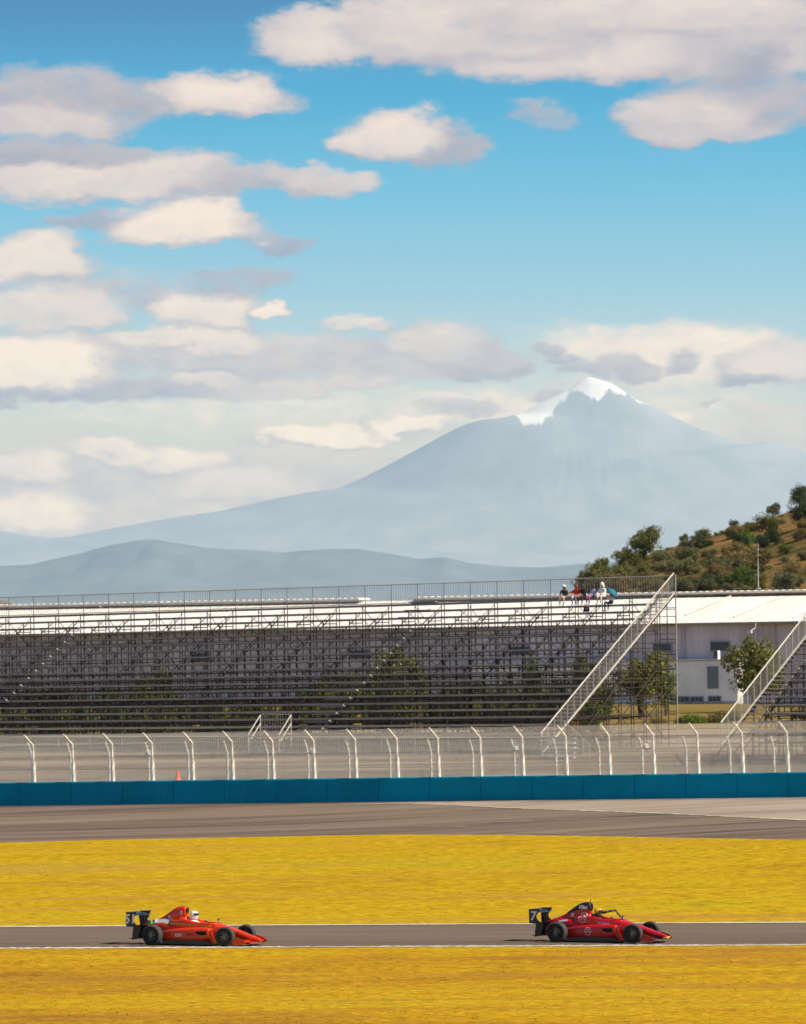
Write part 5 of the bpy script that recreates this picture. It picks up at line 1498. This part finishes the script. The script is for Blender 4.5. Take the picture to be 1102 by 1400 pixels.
def driver(car, label, suit, helmet, stripe, visor_c=(.01, .01, .012)):
    M = Matrix.Translation(car.location) @ Matrix.Rotation(car.rotation_euler[2], 4, 'Z')
    r = empty("person", M @ Vector((-.20, 0, .535)), car.rotation_euler[2], 0, label, "person")
    J = {}; R = {}; B = []
    def j(n, p, q): J[n] = p; R[n] = q
    j('pelvis', (.12, 0, -.0), .13); j('chest', (-.02, 0, .14), (.13, .16)); j('neck', (.0, 0, .26), .06); j('head', (.02, 0, .38), (.10, .10)); j('crown', (.02, 0, .45), .07)
    B += [('pelvis', 'chest'), ('chest', 'neck'), ('neck', 'head'), ('head', 'crown')]
    for s, sy in (('l', 1), ('r', -1)):
        j(s + 'shoulder', (0, sy * .17, .17), .07); j(s + 'elbow', (.26, sy * .22, .04), .05); j(s + 'wrist', (.50, sy * .14, .06), .035)
        B += [('chest', s + 'shoulder'), (s + 'shoulder', s + 'elbow'), (s + 'elbow', s + 'wrist')]
        add_hand(J, B, R, s, J[s + 'wrist'], (1, -sy * .15, .1), (0, sy * .2, 1))
        j(s + 'knee', (.55, sy * .12, .0), .07); B.append(('pelvis', s + 'knee'))
    reg = {i: (0 if b in ('head', 'crown') else 1) for i, (a, b) in enumerate(B)}
    link("body", skin_body("body", J, B, R, [SKIN, suit], reg), r)
    mb = MB(); mb.ball((.03, 0, .405), .138, 24, 16, sx=1.08, sy=.93, sz=1.0)
    for i, f in enumerate(mb.f):
        c = np.mean([mb.v[k] for k in f], 0)
        if c[2] - .405 > .055: mb.m[i] = 1 if abs(c[1]) < .06 or c[2] > .50 else 0
    hl = mb.build("helmet", [helmet, stripe], r, smooth=True)
    mb = MB(); n = 11; rg = []
    for a in range(4):
        zz = -.012 + .026 * a; rr = math.sqrt(max(.001, .138 ** 2 - zz ** 2)) + .004
        rg.append([(.03 + 1.08 * rr * math.cos(rad(-72 + 144 * k / (n - 1))), .93 * rr * math.sin(rad(-72 + 144 * k / (n - 1))), .405 + zz) for k in range(n)])
    mb2 = MB()
    for a in range(3):
        for k in range(n - 1): mb2.quad(rg[a][k], rg[a][k + 1], rg[a + 1][k + 1], rg[a + 1][k])
    mb2.build("visor", mat("visor", visor_c, .08, spec=.7), hl, smooth=True)
    mb = MB(); mb.rings([[(.03 + 1.02 * a * math.cos(t * math.pi / 10), a * .9 * math.sin(t * math.pi / 10), z) for t in range(20)] for a, z in ((.085, .27), (.105, .275), (.10, .31))]); mb.build("collar", suit, r, smooth=True)
    return r

def paint_mat(name, c, dark=None): return mat(name, c, .25, coat=.22, spec=.35)
CRIMSON = paint_mat("crimson_paint", (.43, .006, .010)); ORANGE = paint_mat("orange_red_paint", (.60, .036, .002))
LOGO = mat("pale_logo", (.66, .50, .50), .5); LOGO2 = mat("pale_lettering", (.72, .55, .45), .5); GREENP = mat("bright_green_paint", (.10, .50, .03), .4); OLIVEP = mat("olive_stripe", (.30, .34, .02), .4); SILV = mat("silver_panel", (.42, .44, .50), .35); GOLD = mat("gold_tip", (.80, .33, .03), .45)
LAV = mat("lavender_lettering", (.52, .40, .55), .5)
def merge(*parts):
    V = []; Fc = []
    for (v, f), (dx, dz) in parts:
        o = len(V); V += [(a + dx, b + dz) for a, b in v]; Fc += [tuple(o + k for k in q) for q in f]
    return V, Fc
def bars(spec):
    V = []; Fc = []
    for x, z, w, h in spec:
        o = len(V); n = max(1, int(w / .05))
        for i in range(n + 1): V += [(x + w * i / n, z), (x + w * i / n, z + h)]
        for i in range(n): Fc.append((o + 2 * i, o + 2 * i + 2, o + 2 * i + 3, o + 2 * i + 1))
    return V, Fc
def emblem(s):
    dots = bars([(-.14 * s * 1.0 + .045 * s * i, -.215 * s + .02 * s * abs(i - 3) * (1 if i < 9 else 1), .026 * s, .035 * s) for i in range(7)])
    return merge((ring_faces(.135 * s, .165 * s, -38, 218), (0, 0)), (ring_faces(.055 * s, .085 * s, 5, 175, 12), (0, -.01 * s)), (bars([(-.085 * s, -.10 * s, .03 * s, .10 * s), (.055 * s, -.10 * s, .03 * s, .10 * s), (-.03 * s, -.06 * s, .06 * s, .03 * s)]), (0, 0)), (dots, (0, 0)))
D7 = [("emblem", 'cover', emblem(.92), -.60, .78, LOGO, 0), ("emblem", 'pod', emblem(.72), -.27, .37, LOGO, 0),
      ("lettering", 'air', text_faces("Vilac", .17, .35, .008), -.66, 1.09, M_WTX, .0),
      ("stripe", 'cover', bars([(-.05, -.06, .10, .12)]), -1.02, .84, LOGO, 0),
      ("lettering", 'side', text_faces("Sarrelangue", .085, .2, .003), .14, .62, LAV, -.04),
      ("stripe", 'body', bars([(-.16, -.025, .32, .05)]), -1.30, .66, LAV, .12)]
D51 = [("lettering", 'pod', text_faces("REES", .125, .15, .006), -.42, .33, LOGO2, .06), ("stripe", 'pod', bars([(-.13, -.02, .26, .05)]), .02, .36, mat("dark_red_lettering", (.16, .02, .01), .5), .02),
       ("stripe", 'cover', merge((bars([(-.30, -.02, .55, .045)]), (0, 0))), -.85, .68, OLIVEP, .0), ("stripe", 'side', bars([(-.75, -.018, 1.3, .036)]), .05, .64, OLIVEP, -.05),
       ("stripe", 'body', bars([(-.36, -.05, .72, .11)]), -1.24, .745, SILV, .07), ("stripe", 'body', bars([(-.10, -.06, .20, .12)]), -1.69, .665, GREENP, .06),
       ("emblem", 'cover', merge((ring_faces(.02, .055, 0, 360, 14), (0, 0)), (bars([(-.02, -.11, .04, .05)]), (0, 0))), -.56, 1.03, LOGO2, 0), ("stripe", 'cover', bars([(-.05, -.02, .10, .05)]), -1.0, .88, LOGO2, 0)]
car7 = race_car(825.5, 1287.4, rad(24), "crimson red open wheel racing car with black halo and a white seven on its wing", CRIMSON, None, "7", dict(halo=True, airbox=True, camera=True, tip=GOLD, decals=D7))
driver(car7, "driver in yellow helmet and dark suit sitting in the crimson car", BLK, mat("yellow_helmet", (.85, .50, .015), .3, coat=.5), mat("orange_helmet", (.85, .22, .02), .3, coat=.5))
car51 = race_car(272.5, 1291.6, rad(25), "orange red open wheel racing car with green stripes and 51 on its black wing", ORANGE, None, "51", dict(halo=False, airbox=False, camera=False, wing_mat=ORANGE, decals=D51))
driver(car51, "driver in white helmet and white suit sitting in the orange red car", WHT, mat("white_helmet", (.85, .82, .80), .3, coat=.5), mat("white_helmet_top", (.85, .82, .80), .3, coat=.5))

# ------------------------------------------------------------------ air
def build_haze():
    m = bpy.data.materials.new("haze"); m.use_nodes = True
    N = NT(m.node_tree); N.n.clear(); out = N.new('ShaderNodeOutputMaterial'); v = N.new('ShaderNodeVolumePrincipled')
    v.inputs['Color'].default_value = HAZE_COLOR + (1,)
    v.inputs['Density'].default_value = HAZE_DENSITY
    v.inputs['Anisotropy'].default_value = 0.0
    N.l.new(v.outputs[0], out.inputs['Volume'])
    top = HAZE_TOP + CAM_H
    mb = MB(); x = 40000; y0, y1 = -3000, 95000; z0, z1 = -152, top
    mb.box((0, (y0 + y1) / 2, (z0 + z1) / 2), (2 * x, y1 - y0, z1 - z0))
    o = mb.build("haze", m); tag(o, "pale blue haze in the air out to the far mountain", "haze", kind='stuff')
build_haze()
